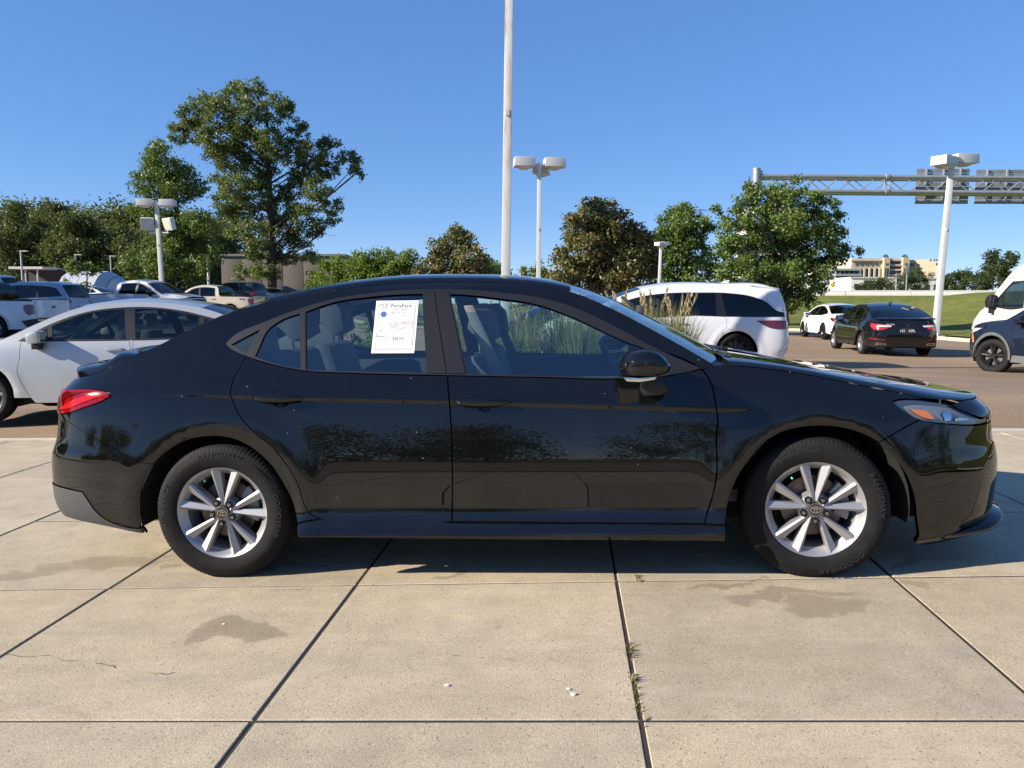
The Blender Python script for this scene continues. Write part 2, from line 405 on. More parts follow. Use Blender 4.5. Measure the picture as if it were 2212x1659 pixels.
# ------------------------------------------------------------------ ground materials
def concrete_mat():
    m,nt,b=nodes_of('concrete'); P=worldpos(nt)
    big=noise(nt,.55,4,.6,P); med=noise(nt,6,5,.65,P); fine=noise(nt,130,3,.7,P); agg=noise(nt,420,2,.6,P)
    c=ramp(nt,big,[(.25,(.415,.355,.252)),(.75,(.545,.47,.345))])
    c=mixc(nt,.55,c,ramp(nt,med,[(.3,g3(.40)),(.7,g3(.62))]),'OVERLAY')
    c=mixc(nt,.48,c,ramp(nt,fine,[(.33,g3(.30)),(.5,g3(.5)),(.7,g3(.68))]),'OVERLAY')
    c=mixc(nt,.45,c,ramp(nt,agg,[(.36,g3(.2)),(.5,g3(.5)),(.66,g3(.8))]),'OVERLAY')
    vo=nt.nodes.new('ShaderNodeTexVoronoi'); vo.inputs['Scale'].default_value=75; L(nt,P,vo.inputs['Vector'])
    sel=nt.nodes.new('ShaderNodeSeparateColor'); L(nt,vo.outputs['Color'],sel.inputs[0])
    mk=nt.nodes.new('ShaderNodeMath'); mk.operation='MULTIPLY'
    L(nt,ramp(nt,vo.outputs['Distance'],[(.22,g3(1)),(.34,g3(0))]),mk.inputs[0]); L(nt,ramp(nt,sel.outputs[0],[(.72,g3(0)),(.76,g3(.75))]),mk.inputs[1])
    pc=ramp(nt,sel.outputs[1],[(0,(.20,.10,.055)),(.35,(.16,.14,.12)),(.7,(.55,.47,.34)),(1,(.62,.58,.50))])
    c=mixc(nt,mk.outputs[0],c,pc)
    # damp patches, oil and old water stains: (px,py, half-length, half-depth m, strength)
    st=None
    warp=nt.nodes.new('ShaderNodeTexNoise'); warp.inputs['Scale'].default_value=3.2; warp.inputs['Detail'].default_value=4; L(nt,P,warp.inputs['Vector'])
    wv=nt.nodes.new('ShaderNodeVectorMath'); wv.operation='MULTIPLY_ADD'; L(nt,warp.outputs['Color'],wv.inputs[0]); wv.inputs[1].default_value=(.5,.5,0); L(nt,P,wv.inputs[2])
    for (px,py,lx,ly,k) in ((500,1364,.24,.10,.55),(225,1218,.42,.13,.42),(40,1240,.22,.10,.45),(630,1280,.12,.03,.28),(1700,1285,.33,.07,.5),(1780,1312,.22,.10,.5),(1560,1262,.28,.025,.5),(965,1236,.05,.05,.5),(1985,1257,.07,.05,.4),(370,1230,.05,.03,.4),(120,1552,.10,.03,.2),(1150,1500,.5,.4,.10),(1600,1440,.6,.3,.10),(1960,1218,.13,.03,.4),(650,1222,.25,.03,.4)):
        G=gp(px,py); sb=nt.nodes.new('ShaderNodeVectorMath'); sb.operation='SUBTRACT'; L(nt,wv.outputs[0],sb.inputs[0]); sb.inputs[1].default_value=(G[0]+.25,G[1]+.25,G[2])
        mu=nt.nodes.new('ShaderNodeVectorMath'); mu.operation='MULTIPLY'; L(nt,sb.outputs[0],mu.inputs[0]); mu.inputs[1].default_value=(1/lx,1/ly,0)
        ln=nt.nodes.new('ShaderNodeVectorMath'); ln.operation='LENGTH'; L(nt,mu.outputs[0],ln.inputs[0])
        f=ramp(nt,ln.outputs['Value'],[(.55,g3(k)),(.8,g3(k*.8)),(.93,g3(0))])
        if st is None: st=f
        else: st=mixc(nt,1,st,f,'LIGHTEN')
    oi=nt.nodes.new('ShaderNodeObjectInfo'); c=mixc(nt,1,c,ramp(nt,oi.outputs['Random'],[(0,(.84,.83,.82)),(.5,(1,1,1)),(1,(.95,.91,.86))]),'MULTIPLY')
    # tyre scuffs and faint swirls
    mp=nt.nodes.new('ShaderNodeMapping'); mp.inputs['Scale'].default_value=(.35,2.2,1); mp.inputs['Rotation'].default_value=(0,0,.1); L(nt,P,mp.inputs[0]); sw=noise(nt,1.6,6,.7,mp.outputs[0],1.2)
    c=mixc(nt,ramp(nt,sw,[(.50,g3(0)),(.72,g3(.30))]),c,(.26,.235,.20)); c=mixc(nt,ramp(nt,sw,[(.28,g3(.25)),(.42,g3(0))]),c,(.62,.56,.45))
    c=mixc(nt,st,c,(.17,.135,.09))
    L(nt,c,b.inputs['Base Color']); b.inputs['Roughness'].default_value=.82; b.inputs['Specular IOR Level'].default_value=.3
    h=nt.nodes.new('ShaderNodeMath'); h.operation='ADD'; L(nt,fine,h.inputs[0]); L(nt,agg,h.inputs[1]); bump(nt,b,h.outputs[0],.45,.006)
    return m
CONC=concrete_mat()
def asphalt_mat():
    m,nt,b=nodes_of('asphalt'); P=worldpos(nt)
    big=noise(nt,.22,4,.6,P); f=noise(nt,45,4,.75,P); g=noise(nt,150,3,.7,P)
    mp=nt.nodes.new('ShaderNodeMapping'); mp.inputs['Scale'].default_value=(.12,1.3,1); L(nt,P,mp.inputs[0]); stz=noise(nt,1,4,.6,mp.outputs[0])
    c=ramp(nt,big,[(.3,(.22,.155,.095)),(.7,(.31,.215,.132))])
    c=mixc(nt,ramp(nt,stz,[(.45,g3(0)),(.62,g3(.6))]),c,(.15,.13,.108))
    c=mixc(nt,.8,c,ramp(nt,f,[(.32,g3(.22)),(.5,g3(.5)),(.68,g3(.85))]),'OVERLAY')
    c=mixc(nt,.5,c,ramp(nt,g,[(.36,g3(.25)),(.64,g3(.8))]),'OVERLAY')
    L(nt,c,b.inputs['Base Color']); b.inputs['Roughness'].default_value=.85; b.inputs['Specular IOR Level'].default_value=.3
    bump(nt,b,f,.5,.01); return m
ASPH=asphalt_mat()
KERB=M('kerb_concrete',(.46,.42,.34),.85,var=.25,vscale=3)
JOINT=M('joint_filler',(.028,.025,.023),.9,var=.3,vscale=30)
def grass_mat():
    m,nt,b=nodes_of('lawn'); P=worldpos(nt); big=noise(nt,.25,4,.6,P); f=noise(nt,14,4,.8,P); md=noise(nt,1.7,4,.7,P)
    c=ramp(nt,big,[(.3,(.13,.165,.03)),(.7,(.20,.205,.05))]); c=mixc(nt,.9,c,ramp(nt,f,[(.3,g3(.15)),(.7,g3(.85))]),'OVERLAY'); c=mixc(nt,.7,c,ramp(nt,md,[(.3,g3(.25)),(.7,g3(.75))]),'OVERLAY')
    L(nt,c,b.inputs['Base Color']); b.inputs['Roughness'].default_value=.9; b.inputs['Specular IOR Level'].default_value=.15; bump(nt,b,f,1,.08); return m
LAWN=grass_mat()
# ------------------------------------------------------------------ the ground
def sheet_grid(name,xs,ys,zf,mat,mask=None):
    V=[(x,y,float(zf(x,y))) for y in ys for x in xs]; n=len(xs); F=[]
    for j in range(len(ys)-1):
        for i in range(n-1):
            if mask is None or mask((xs[i]+xs[i+1])/2,(ys[j]+ys[j+1])/2): F.append((j*n+i,j*n+i+1,(j+1)*n+i+1,(j+1)*n+i))
    o=mesh(name,V,F,mat); o['kind']='structure'; return o
ground=mesh('ground',[(-4000,-4000,-1.2),(4000,-4000,-1.2),(4000,4000,-1.2),(-4000,4000,-1.2)],[(0,1,2,3)],LAWN); ground['kind']='structure'
# joints of the concrete: lines X = c + s*Y across, and Y = c + s*X along (metres)
A=[(-4.56-1.2*k,.07) for k in range(6,0,-1)]+[(-4.56,.068),(-3.33,.064),(-2.14,.064),(-1.0,.076),(.24,.072),(1.48,.083),(2.80,.078)]+[(2.80+1.25*k,.075) for k in range(1,6)]
Hh=[(1.08-1.2*k,-.04) for k in range(5,0,-1)]+[(1.08,-.04),(2.29,-.038),(3.49,-.021),(4.62,-.045),(5.80,-.058)]
EDGE=(7.47,-.073)
def isect(a,h):
    y=(h[0]+h[1]*a[0])/(1-h[1]*a[1]); return np.array([a[0]+a[1]*y,y])
def on_ground(p,dz=0): return (p[0],p[1],float(zg(p[0],p[1]))+dz)
apron=sheet_grid('concrete_apron',np.arange(-12,10,1.0),np.arange(-6,9.1,.5),lambda x,y:zg(x,y)-.0035,JOINT,lambda x,y:y<7.45-.073*x); 
def slab(P,gapw,parent,name,top=0):
    P=np.array(P); c=P.mean(0); Q_=inset(P,gapw); Q2=inset(P,gapw+.004)
    V=[on_ground(p,top) for p in Q2]+[on_ground(p,top-.004) for p in Q_]+[on_ground(p,-.09) for p in Q_]
    F=[(0,1,2,3)]
    for k in range(2):
        for j in range(4): F.append((k*4+j,(k+1)*4+j,(k+1)*4+(j+1)%4,k*4+(j+1)%4))
    V=[tuple(v) for v in V]
    return mesh(name,V,[f for f in F],CONC,parent,smooth=False)
for j in range(len(Hh)):
    for i in range(len(A)-1):
        h0=Hh[j]; h1=Hh[j+1] if j+1<len(Hh) else EDGE
        P=[isect(A[i],h0),isect(A[i+1],h0),isect(A[i+1],h1),isect(A[i],h1)]
        slab(P,random.uniform(.0055,.0075),apron,'slab',random.uniform(-.0015,.0015))
# flush concrete edging where the slabs meet the asphalt
for i in range(len(A)-1):
    h0=(EDGE[0]+.012,EDGE[1]); h1=(EDGE[0]+.16,EDGE[1])
    P=[isect(A[i],h0),isect(A[i+1],h0),isect(A[i+1],h1),isect(A[i],h1)]
    P=np.array(P); V=[on_ground(p,.012) for p in P]+[on_ground(p,-.1) for p in P]
    mesh('edging_stone',V,[(0,1,2,3),(0,4,5,1),(1,5,6,2),(2,6,7,3),(3,7,4,0)],KERB,apron,smooth=False)
xs=np.concatenate([np.arange(-75,-14,3.0),np.arange(-14,14,.7),np.arange(14,24,1.5)]); 
def yline(x): return np.concatenate([np.arange(-40,-6,4.0)])
# asphalt in front of and behind the apron
edgeY=lambda x:EDGE[0]+.15+EDGE[1]*x
us=np.concatenate([np.linspace(0,.25,24),np.linspace(.27,1,30)])
V=[];F=[];n=len(xs)
for u in us:
    for x in xs:
        y0=edgeY(np.clip(x,-11.5,9)); y=y0+(75-y0)*u; V.append((x,y,float(zg(x,y))-.004))
for j in range(len(us)-1):
    for i in range(n-1): F.append((j*n+i,j*n+i+1,(j+1)*n+i+1,(j+1)*n+i))
asph=mesh('asphalt_lot',V,F,ASPH); asph['kind']='structure'
V=[];F=[];ys=np.linspace(-45,-5.4,14)
for y in ys:
    for x in xs: V.append((x,y,float(zg(x,max(y,-6)))-.06))
for j in range(len(ys)-1):
    for i in range(n-1): F.append((j*n+i,j*n+i+1,(j+1)*n+i+1,(j+1)*n+i))
asph2=mesh('asphalt_drive',V,F,ASPH); asph2['kind']='structure'
# ------------------------------------------------------------------ wheels
def ring_ellipse(mb,a,b,cx,cz,t,y,th=.0025,n=28,i=0):
    V=[];F=[]
    for k in range(n):
        q=2*PI*k/n; c,s_=math.cos(q),math.sin(q)
        V+= [(cx+(a-t)*c,y,cz+(b-t)*s_),(cx+a*c,y,cz+b*s_),(cx+a*c,y+th,cz+b*s_),(cx+(a-t)*c,y+th,cz+(b-t)*s_)]
    for k in range(n):
        A,B_=4*k,4*((k+1)%n)
        for j in range(4): F.append((A+j,B_+j,B_+(j+1)%4,A+(j+1)%4))
    mb.add(V,F,i)
def arc_text(mb,s,R,size,ang0,y,th=.0018,flip=False,i=0,spread=1.0):
    """raised letters round a circle in the XZ plane, facing -Y; ang0 clockwise from the top"""
    V,F=text_mesh(s,size,'CENTER',th/2)
    out=[]
    for (a,b,c) in V:
        if flip: q=ang0-a*spread/R; r=R-b
        else: q=ang0+a*spread/R; r=R+b
        out.append((math.sin(q)*r,y-c,math.cos(q)*r))
    mb.add(out,F,i)
def make_tyre(parent,R,rr,wd,mat,fine=False,flat=True,name='tyre'):
    h=wd/2; n=400 if fine else 72
    prof=[(rr-.004,-h*.80),(rr+.006,-h*.90),(rr+.012,-h*.93),((R+rr)/2-.01,-h*1.03),((R+rr)/2+.012,-h*1.02),(R-.034,-h*.95),(R-.028,-h*.945),(R-.014,-h*.86),(R-.004,-h*.70),(R,-h*.45)]
    prof=prof+[(R+.001,0)]+[(r,-y) for r,y in prof[::-1]]
    V=[];F=[]; m=len(prof)
    for k,(r,y) in enumerate(prof):
        for j in range(n):
            q=2*PI*j/n; r2=r
            if fine and k in(6,7,8,12,13,14) and j%4==0: r2=r-.0028
            if fine and k in(9,10,11) and j%4==0: r2=r-.002
            x,z=r2*math.sin(q),r2*math.cos(q)
            if flat: z=max(z,-R+.0115)
            V.append((x,y,z))
    for k in range(m-1):
        for j in range(n): F.append((k*n+j,(k+1)*n+j,(k+1)*n+(j+1)%n,k*n+(j+1)%n))
    return mesh(name,V,F,mat,parent,smooth=True)
def alloy(parent,r,depth_y,mat,spokes=5,pair=0,w_out=.045,w_in=.02,hub=.07,dark=None,name='rim',r_in=.05,lip=.012,off=0):
    """rim: outer lip, barrel, hub and tapered spokes, facing -Y; y=0 is the wheel centre plane, depth_y the outer face"""
    mb=MB(); y0=-depth_y
    mb.lathe([(r-.046,y0+.12),(r-.040,y0+.06),(r-.036,y0+.034),(r-.022,y0+.018),(r-.014,y0+.004),(r-.002,y0-.004),(r+.001,y0+.004),(r-.003,y0+.02)],64)
    mb.lathe([(.001,y0+.012),(.024,y0+.012),(hub*.72,y0+.010),(hub,y0+.020),(hub+.008,y0+.06),(.02,y0+.075)],40)
    angs=[]
    for k in range(spokes):
        b=2*PI*k/spokes+off
        angs+=[(b-pair,b-pair*.30,1),(b+pair,b+pair*.30,-1)] if pair else [(b,b,0)]
    for ao,ai,sd in angs:
        ro=r-.010; ri=r_in
        d=Vector((math.sin(ao),0,math.cos(ao))); d2=Vector((math.sin(ai),0,math.cos(ai)))
        Po=d*ro; Pi=d2*ri; ax=(Po-Pi).normalized(); pr=Vector((ax.z,0,-ax.x))
        def P(b,u,y): return (b+pr*u)+Vector((0,y,0))
        # flat outer face, ridge, inner slanting face, back
        so=w_out/2; si=w_in/2
        f=-sd if sd else 0
        ro_=so*.45*f if sd else 0
        V=[P(Po,-so,y0+.004 if f<=0 else y0+.012),P(Po,ro_,y0-.001),P(Po,so,y0+.004 if f>=0 else y0+.012),P(Po,so,y0+.05),P(Po,-so,y0+.05),
           P(Pi,-si,y0+.016),P(Pi,si*.4*f,y0+.004),P(Pi,si,y0+.016),P(Pi,si*1.3,y0+.06),P(Pi,-si*1.3,y0+.06)]
        mb.add(V,[(0,1,6,5),(1,2,7,6),(2,3,8,7),(3,4,9,8),(4,0,5,9),(0,4,3,2,1),(5,6,7,8,9)])
    return mb.build(name,mat,parent,smooth=True,angle=28)
def simple_wheel(parent,x,y,R,rr,wd,rimmat,spokes=5,pair=.2,side=-1,steer=0,name='wheel'):
    o=bpy.data.objects.new(name,None); o.empty_display_size=.1; link(o,parent); o.location=(x,y,R-.01)
    o.rotation_euler=(0,0,(PI if side>0 else 0)+steer)
    make_tyre(o,R,rr,wd,M('tyre_rubber',(.010,.010,.0105),.75,var=.3,vscale=20,spec=.22))
    alloy(o,rr,wd*.42,rimmat,spokes,pair,.05,.03,.06)
    mb=MB(); mb.lathe([(.001,-.02),(rr-.05,-.02),(rr-.05,.0),(.001,.0)],28); mb.build('brake_disc',M('brake_grey',(.12,.115,.11),.5,.6),o,True)
    return o
# ------------------------------------------------------------------ MAIN CAR : black sedan
yaw,pit=-.0621,.0224
cF=Vector((math.cos(yaw)*math.cos(pit),math.sin(yaw)*math.cos(pit),math.sin(pit))); cL=Vector((-math.sin(yaw),math.cos(yaw),0)); cU=cF.cross(cL)
MC=Matrix(((cF.x,cL.x,cU.x,-1.3466),(cF.y,cL.y,cU.y,4.5083),(cF.z,cL.z,cU.z,0),(0,0,0,1)))
car=empty('sedan','glossy black four-door sedan with silver alloy wheels parked broadside on the concrete','car',MC)
Rm=np.array(MC.to_3x3()); Ri=Rm.T; Om=np.array(MC.translation)
lo_=Ri@(CAM-Om)
def on_plane(px,py,y):
    d=Ri@ray(px,py); t=(y-lo_[1])/d[1]; P=lo_+d*t; return P[0],P[2]
sil_r=[(118,850),(117,893),(118,925),(116.5,955),(110,971),(107.3,981),(109,1015),(113.5,1048),(117,1073),(121.6,1089),(133,1108),(151.7,1119.6),(190,1130)]
sil_f=[(2120,869),(2134,880),(2144,889),(2145,918),(2146.6,954),(2153,975),(2159,1004),(2159,1033),(2157,1081),(2156,1110),(2150,1135),(2125,1150),(2064,1166)]
rear=[on_plane(x,y,-.67) for x,y in sil_r]; rear=[(x-.064,z) for x,z in rear]
tx,tz=on_plane(152,812,-.67); rear+=[(tx-.064,tz),(tx-.064,1.5)]
front=[on_plane(x,y,-.64) for x,y in sil_f]; front=[(x+.085,z) for x,z in front]; front.append((front[0][0]-.04,front[0][1]+.05)); front.append((front[0][0]-.04,1.5))
TILT=[(0,-20),(.17,-12),(.225,-6),(.24,8),(.255,27),(.278,27),(.288,12),(.305,20),(.325,18),(.36,4),(.45,2.5),(.55,5),(.62,6.6),(.70,8.2),(.80,10.5),(.86,13),(.90,19),(.96,25),(1.0,27),(1.1,27),(1.2,28),(1.3,32),(1.36,40),(1.40,55),(1.43,66),(1.6,70)]
crp=[(300,853.6),(499,859.5),(663,864.2),(968,871),(1328,881),(1545,887),(1640,887)]
cq=[on_plane(x,y,-.88) for x,y in crp]
crease=(np.array([c[0] for c in cq]),np.array([c[1] for c in cq]),np.array([0,.008,.011,.012,.012,.010,0]))
B=Body(car,1.35,rear,front,TILT,.915,6,5,.03,[(0,.325,.375,.014,.055),(2.825,.325,.375,.014,.055)],crease)
tl2=[(0,-22),(.15,-14),(.25,-7),(.33,-3),(.42,0),(.5,3),(.62,6.6)]+[t for t in TILT if t[0]>.65]; _t=np.radians(np.interp(B.zt,[a for a,b in tl2],[b for a,b in tl2])); _w=-np.cumsum(np.tan(_t))*.005; B.wt2=_w-np.interp(.66,B.zt,_w)+np.interp(.66,B.zt,B.wt)
def Q(px,py,off=0):                       # picture position -> (x,z) on the near body side
    for k in range(25):
        w=.85
        for i in range(40):
            x,z=on_plane(px,py,-w); w=.5*w+.5*float(B.w(x,z))
        if w>.5: break
        px+=3 if px<1106 else -3            # past the visible corner: step back on to the surface
    return x,z
def QQ(L_): return [Q(*p) if not isinstance(p[0],str) else p for p in L_]
BLK=paint('black_paint',(.0035,.0036,.004))
TRIM=M('satin_black_trim',(.012,.012,.014),.40,spec=.4)
TRIM2=M('grey_window_trim',(.014,.014,.016),.34,spec=.5)
PLG=M('grey_plastic',(.042,.045,.048),.62,bumps=.15,bscale=400)
GL=glass('car_glass',(.74,.88,.90),2.15); GLR=glass('rear_glass',(.45,.53,.53),1.95)
CHR=M('chrome',(.75,.75,.76),.12,1); DARK=M('dark_underbody',(.006,.006,.006),.9)
SIL=M('silver_alloy',(.37,.37,.385),.42,.65,coat=.2)
RUB=M('tyre_rubber',(.010,.010,.0105),.75,var=.3,vscale=20,spec=.22)
# outlines (picture positions on the near side)
arch_r=[(317,1151),(308,1125),(303.7,1098),(305,1060),(314.7,1028.7),(333.6,1000),(358.7,976),(383.8,959),(415,947),(459,941.7),(503,947),(547,969),(585,1003.6),(616,1050.7),(633.5,1088),(643,1129)]
arch_f=[(1567,1134),(1568.8,1115),(1577,1071),(1593.6,1031.6),(1620,992),(1653,955.6),(1692.8,932.4),(1739,922.5),(1785,920.8),(1828,926.5),(1861.5,937),(1894.6,953.9),(1927.6,985.3),(1950.8,1015),(1967.3,1048),(1977,1084.5),(1980.5,1124),(1977,1170)]
rdoor_edge=[(532.4,768),(518.8,792),(504,815),(498.5,838),(501.4,863.7),(513.8,893.4),(541,926),(591,969),(622.5,1010),(644.5,1050.7),(657,1091.5),(667,1110),(690,1120.5)]
fdoor_edge=[(1516.5,798),(1535.8,826.6),(1545.7,873),(1549,926),(1549,998),(1540.7,1065),(1521,1131)]
bseam=[(966.6,811),(969.6,858),(973.5,905),(977,1000),(976,1127)]
E_c=[(293,766),(330,752),(380,727),(429.5,703),(479,682),(536,663),(580,652)]
E_roof=[(580,652),(631,642.5),(702,630),(782,620),(861,614),(941,611.5),(1020,611),(1081,612),(1147,616),(1200,623),(1232,630)]
E_a=[(1232,630),(1290,652),(1343,677),(1405,710),(1468,745),(1545,790)]
dlo_top=[(488,743),(504,727),(568,697.5),(631,673),(702.7,650.4),(782,636),(861.4,628),(941,625.3),(1020,627),(1081,632.5),(1170.7,644.4),(1230,660.8),(1319.5,701),(1408.8,748.6),(1514,796)]
dlo_bot=[(1490,803),(1433,813),(1346,818.5),(1170.7,815),(966.6,811),(762,806),(651,800),(603.5,791),(551,776),(533.7,770),(503,756)]
lamp_r=[(118,893.4),(117,873),(123,854),(135.6,842.6),(164,841.4),(221,844),(237,850),(239.8,857.5),(221,867.4),(181.5,882),(156.7,891),(132,894.7)]
lampR=[('r',.42,.8)]*0
def zat(px,py): return Q(px,py)[1]
# --- rear lamp wraps on to the rear face
zl0,zl1=zat(140,894),zat(140,843)
lamp_poly=[('r',.40,zl0+.02)]+QQ([(132,894.7),(156.7,891),(181.5,882),(221,867.4),(239.8,857.5),(237,850),(221,844),(164,841.4),(140,842.6)])+[('r',.40,zl1-.01)]
# --- body side (quarter panel, C pillar, roof rail, A pillar)
zt0=zat(172,815.5)
bs=[('r',0,zl1-.008),('r',0,zt0)]+QQ([(172,815.5),(206,807),(231,794),(251,778),(270,771)]+E_c+E_roof[1:]+E_a[1:]+[(1516.5,798)]+dlo_top[::-1]+[(503,756),(532.4,768)]+rdoor_edge[1:]+[(665,1124),(643,1129.5)]+arch_r[14:2:-1]+[(332.3,1001.5),(297.6,997),(279,987.6),(221,955),(151.7,913.6),(132,895.5)])
bs_tail=lamp_poly[1:-1]
bs=bs+bs_tail[1:]+[('r',.40,zl1-.008)]
body=B.panel('body_side',bs,BLK,side=(-1,1),gap=.001,label=None)
B.panel('rear_door',QQ(rdoor_edge+[(976,1127)]+bseam[::-1][1:]+[(762,806),(651,800),(603.5,791),(551,776)]),BLK,side=(-1,1))
B.panel('front_door',QQ(bseam+[(1521,1131)]+fdoor_edge[::-1][1:]+[(1490,803),(1433,813),(1346,818.5),(1170.7,815)]),BLK,side=(-1,1))
EQ0=lambda L_:[Q(*p) for p in L_]
hood_e=[(1547,790),(1575,787.5),(1600,788),(1647,794),(1713,806),(1800,820),(1884,835.5),(1961,850),(2014,862.5)]
HE=EQ0(hood_e); _p=np.polyfit([a for a,b in HE],[b for a,b in HE],3); HE=[(a,float(np.polyval(_p,a))) for a,b in HE]
B.panel('fender',QQ([(1516.5,798)])+HE+QQ([(1975,862.6),(1945,863),(1929.5,867),(1945,882),(1961.5,893.4),(1988,905.5),(1930,938),(1898,956)]+arch_f[10::-1]+[(1521,1131)]+fdoor_edge[::-1][1:-1]),BLK,side=(-1,1))
zlb=zat(2100,918.5)
hl_low=[(1988,906.5),(2012,913),(2051,917),(2099,919.5),(2138,918.5)]
zb_f=zat(2064,1166)
ridge=QQ([(2140,966),(2126,1007),(2097,1075),(2066,1150)]); zq=ridge[0][1]; zqb=ridge[-1][1]
fb=QQ([(1988,906.5),(2012,913),(2051,917),(2095,919.5)])+[('f',.45,zlb),('f',0,zlb-.005),('f',0,zq),('f',.45,zq)]+ridge+QQ([(2050,1168),(2014,1173),(1977,1176)]+arch_f[:10:-1]+[(1898,956),(1930,938)])
B.panel('lower_fascia',[('f',0,zq-.003),('f',.45,zq-.003)]+ridge+[('f',.45,zqb),('f',0,zqb)],BLK,join=True,gap=.001,depth=.01,off=lambda z:-.07*np.clip(zq-z,0,1)*ss(0,.10,zq-z)+.003)
B.panel('front_bumper',fb,BLK,join=True,gap=.002)
zg0=zat(2104,897); zg1=zat(2100,868)
B.panel('headlamp',QQ([(1929.5,867),(1945,863),(2011,865),(2051,872.5),(2078,886),(2098,895)])+[('f',.50,zg0-.004),('f',.47,zlb+.004)]+QQ([(2095,918.5),(2051,916),(2012,912),(1988,905),(1961,893)]),M('headlamp_inner',(.30,.32,.34),.3,.2),side=(-1,1),off=-.02,depth=.03)
hl=B.panel('headlamp_lens',QQ([(1930,867.5),(1945,863.6),(2011,865.5),(2051,873),(2078,886.5),(2098,895.5)])+[('f',.50,zg0-.004),('f',.47,zlb+.004)]+QQ([(2095,918),(2051,915.5),(2012,911.5),(1988,904.5),(1961,892.5)]),glass('clear_lens',(.88,.9,.9),1.5),side=(-1,1),depth=.01)
for sg_o in [B.panel('side_reflector',QQ([(1961,881.5),(1975,883),(1998,884.5),(2010,893),(2024,906.5),(2006,906),(1990,901),(1975,892)]),M('amber',(1.0,.27,.08),.35,var=.15,vscale=90),side=(-1,1),off=-.002,depth=.006)]:
    pass
B.panel('lamp_projector',QQ([(2036,893),(2046,884),(2058,886),(2062,898),(2058,910),(2044,911)]),CHR,side=(-1,1),off=-.012,depth=.008)
B.panel('lamp_bezel',QQ([(2066,902),(2082,900),(2098,902),(2098,909),(2080,911),(2064,911)]),M('pale_bezel',(.62,.64,.62),.25,.4),side=(-1,1),off=-.010,depth=.008)
zhn=zat(2080,864.5)-.003
nose=QQ([(2056,874),(2080,866)])+[('f',.62,zhn),('f',.30,zhn),('f',0,zhn),('f',0,zg0+.002),('f',.48,zg0-.002)]+QQ([(2104,896.4),(2078,886)])
B.panel('nose_panel',nose,BLK,join=True,gap=.001)
B.panel('grille',[('f',.47,zg0-.004),('f',0,zg0-.003),('f',0,zlb),('f',.45,zlb)],M('grille_black',(.01,.01,.01),.45),join=True,off=-.025,depth=.0)
# bumper corner intake blade and chin lip
zk0,zk1=zat(2066,1150),zat(2075,1124)
if 0: B.panel('chin_lip',[('f',0,zk0+.01),('f',.45,zk0+.01)]+QQ([(2100,1152),(2064,1163),(2030,1158),(2075,1134),(2110,1122)])+[('f',.45,zk1),('f',0,zk1)],BLK,join=True,off=.008,depth=.012,gap=0)
V=[];F=[]; n=33; aE=B.pt(('f',0,.3))[0]; aS=B.pt(Q(2040,1160))[0]; zS=Q(2050,1158)[1]; zF=on_plane(2176,1100,-.55)[1]
for i in range(n):
    u=i/(n-1); a_=aE+(aS-aE)*u; zm=zF+(zS-zF)*ss(.30,.98,u); k=.030*ss(1.0,.72,u)+.002
    for dz_,of in((.030*ss(1,.7,u)+.004,-.06*ss(1,.75,u)-.01),(.012,k*.75),(.004,k),(-.010,k),(-.05,-.01)):
        P_,N_=B.xyz(np.array([[a_,zm+dz_]]),0); hN=np.array([N_[0][0],N_[0][1],0]); hN/=np.linalg.norm(hN); p=P_[0]+hN*of; V.append((p[0],-p[1],p[2]))
for i in range(n-1):
    for j in range(4): F.append((i*5+j,(i+1)*5+j,(i+1)*5+j+1,i*5+j+1))
m=len(V); V=V+[(a,-b,c) for a,b,c in V]; F=[f for f in F]+[tuple(q+m for q in f[::-1]) for f in F]
lip=mesh('chin_lip',V,F,BLK,car)
bm=bmesh.new(); bm.from_mesh(lip.data); bmesh.ops.remove_doubles(bm,verts=bm.verts,dist=.0005); bmesh.ops.recalc_face_normals(bm,faces=bm.faces); bm.to_mesh(lip.data); bm.free()
# rear bumper + grey lower trim
zrb=zat(132,895.5)
grey=QQ([(140,1053),(179.5,1062),(191,1080),(212,1108),(230.5,1122),(309,1140.4),(314,1152),(221,1134),(160,1121)])
zgA,zgB=zat(125,1048),zat(150,1119)
rb=[('r',0,zrb)]+QQ([(131.4,895.5),(151.7,913.6),(221,955),(279,987.6),(297.6,997),(332.3,1001.5)]+arch_r[4::-1]+[(309,1140.4),(230.5,1122),(212,1108),(191,1080),(179.5,1062),(145,1054)])+[('r',.5,zgA),('r',0,zgA)]
B.panel('rear_bumper',rb,BLK,join=True,gap=.0015)
B.panel('bumper_lower_trim',[('r',0,zgA-.002),('r',.5,zgA-.002)]+QQ([(145,1054.6),(179.5,1062),(191,1080),(212,1108),(230.5,1122),(309,1140.4),(314,1152),(221,1134),(165,1122)])+[('r',.5,zgB),('r',0,zgB)],PLG,join=True,off=.004)
TL=glass('red_lens_cover',(.9,.9,.9),1.5)
lampm,ntl,bl=nodes_of('tail_lamp_red'); setp(bl,Base_Color=(.2,.003,.004,1),Roughness=.06); bl.inputs['Specular IOR Level'].default_value=.4
fz=ntl.nodes.new('ShaderNodeTexVoronoi'); fz.inputs['Scale'].default_value=55; L(ntl,objco(ntl),fz.inputs['Vector'])
L(ntl,ramp(ntl,fz.outputs[0],[(.1,(.30,.006,.008)),(.6,(.16,.002,.003))]),bl.inputs['Base Color'])
tls=B.panel('tail_lamp',lamp_poly,lampm,side=(-1,1),off=.006,depth=.03)
B.panel('lamp_bar',QQ([(150,868),(175,858),(222,852),(232,855),(180,872),(150,884),(132,884)]),M('bright_red_lens',(.42,.009,.012),.07,spec=.4),side=(-1,1),off=.009,depth=.006)
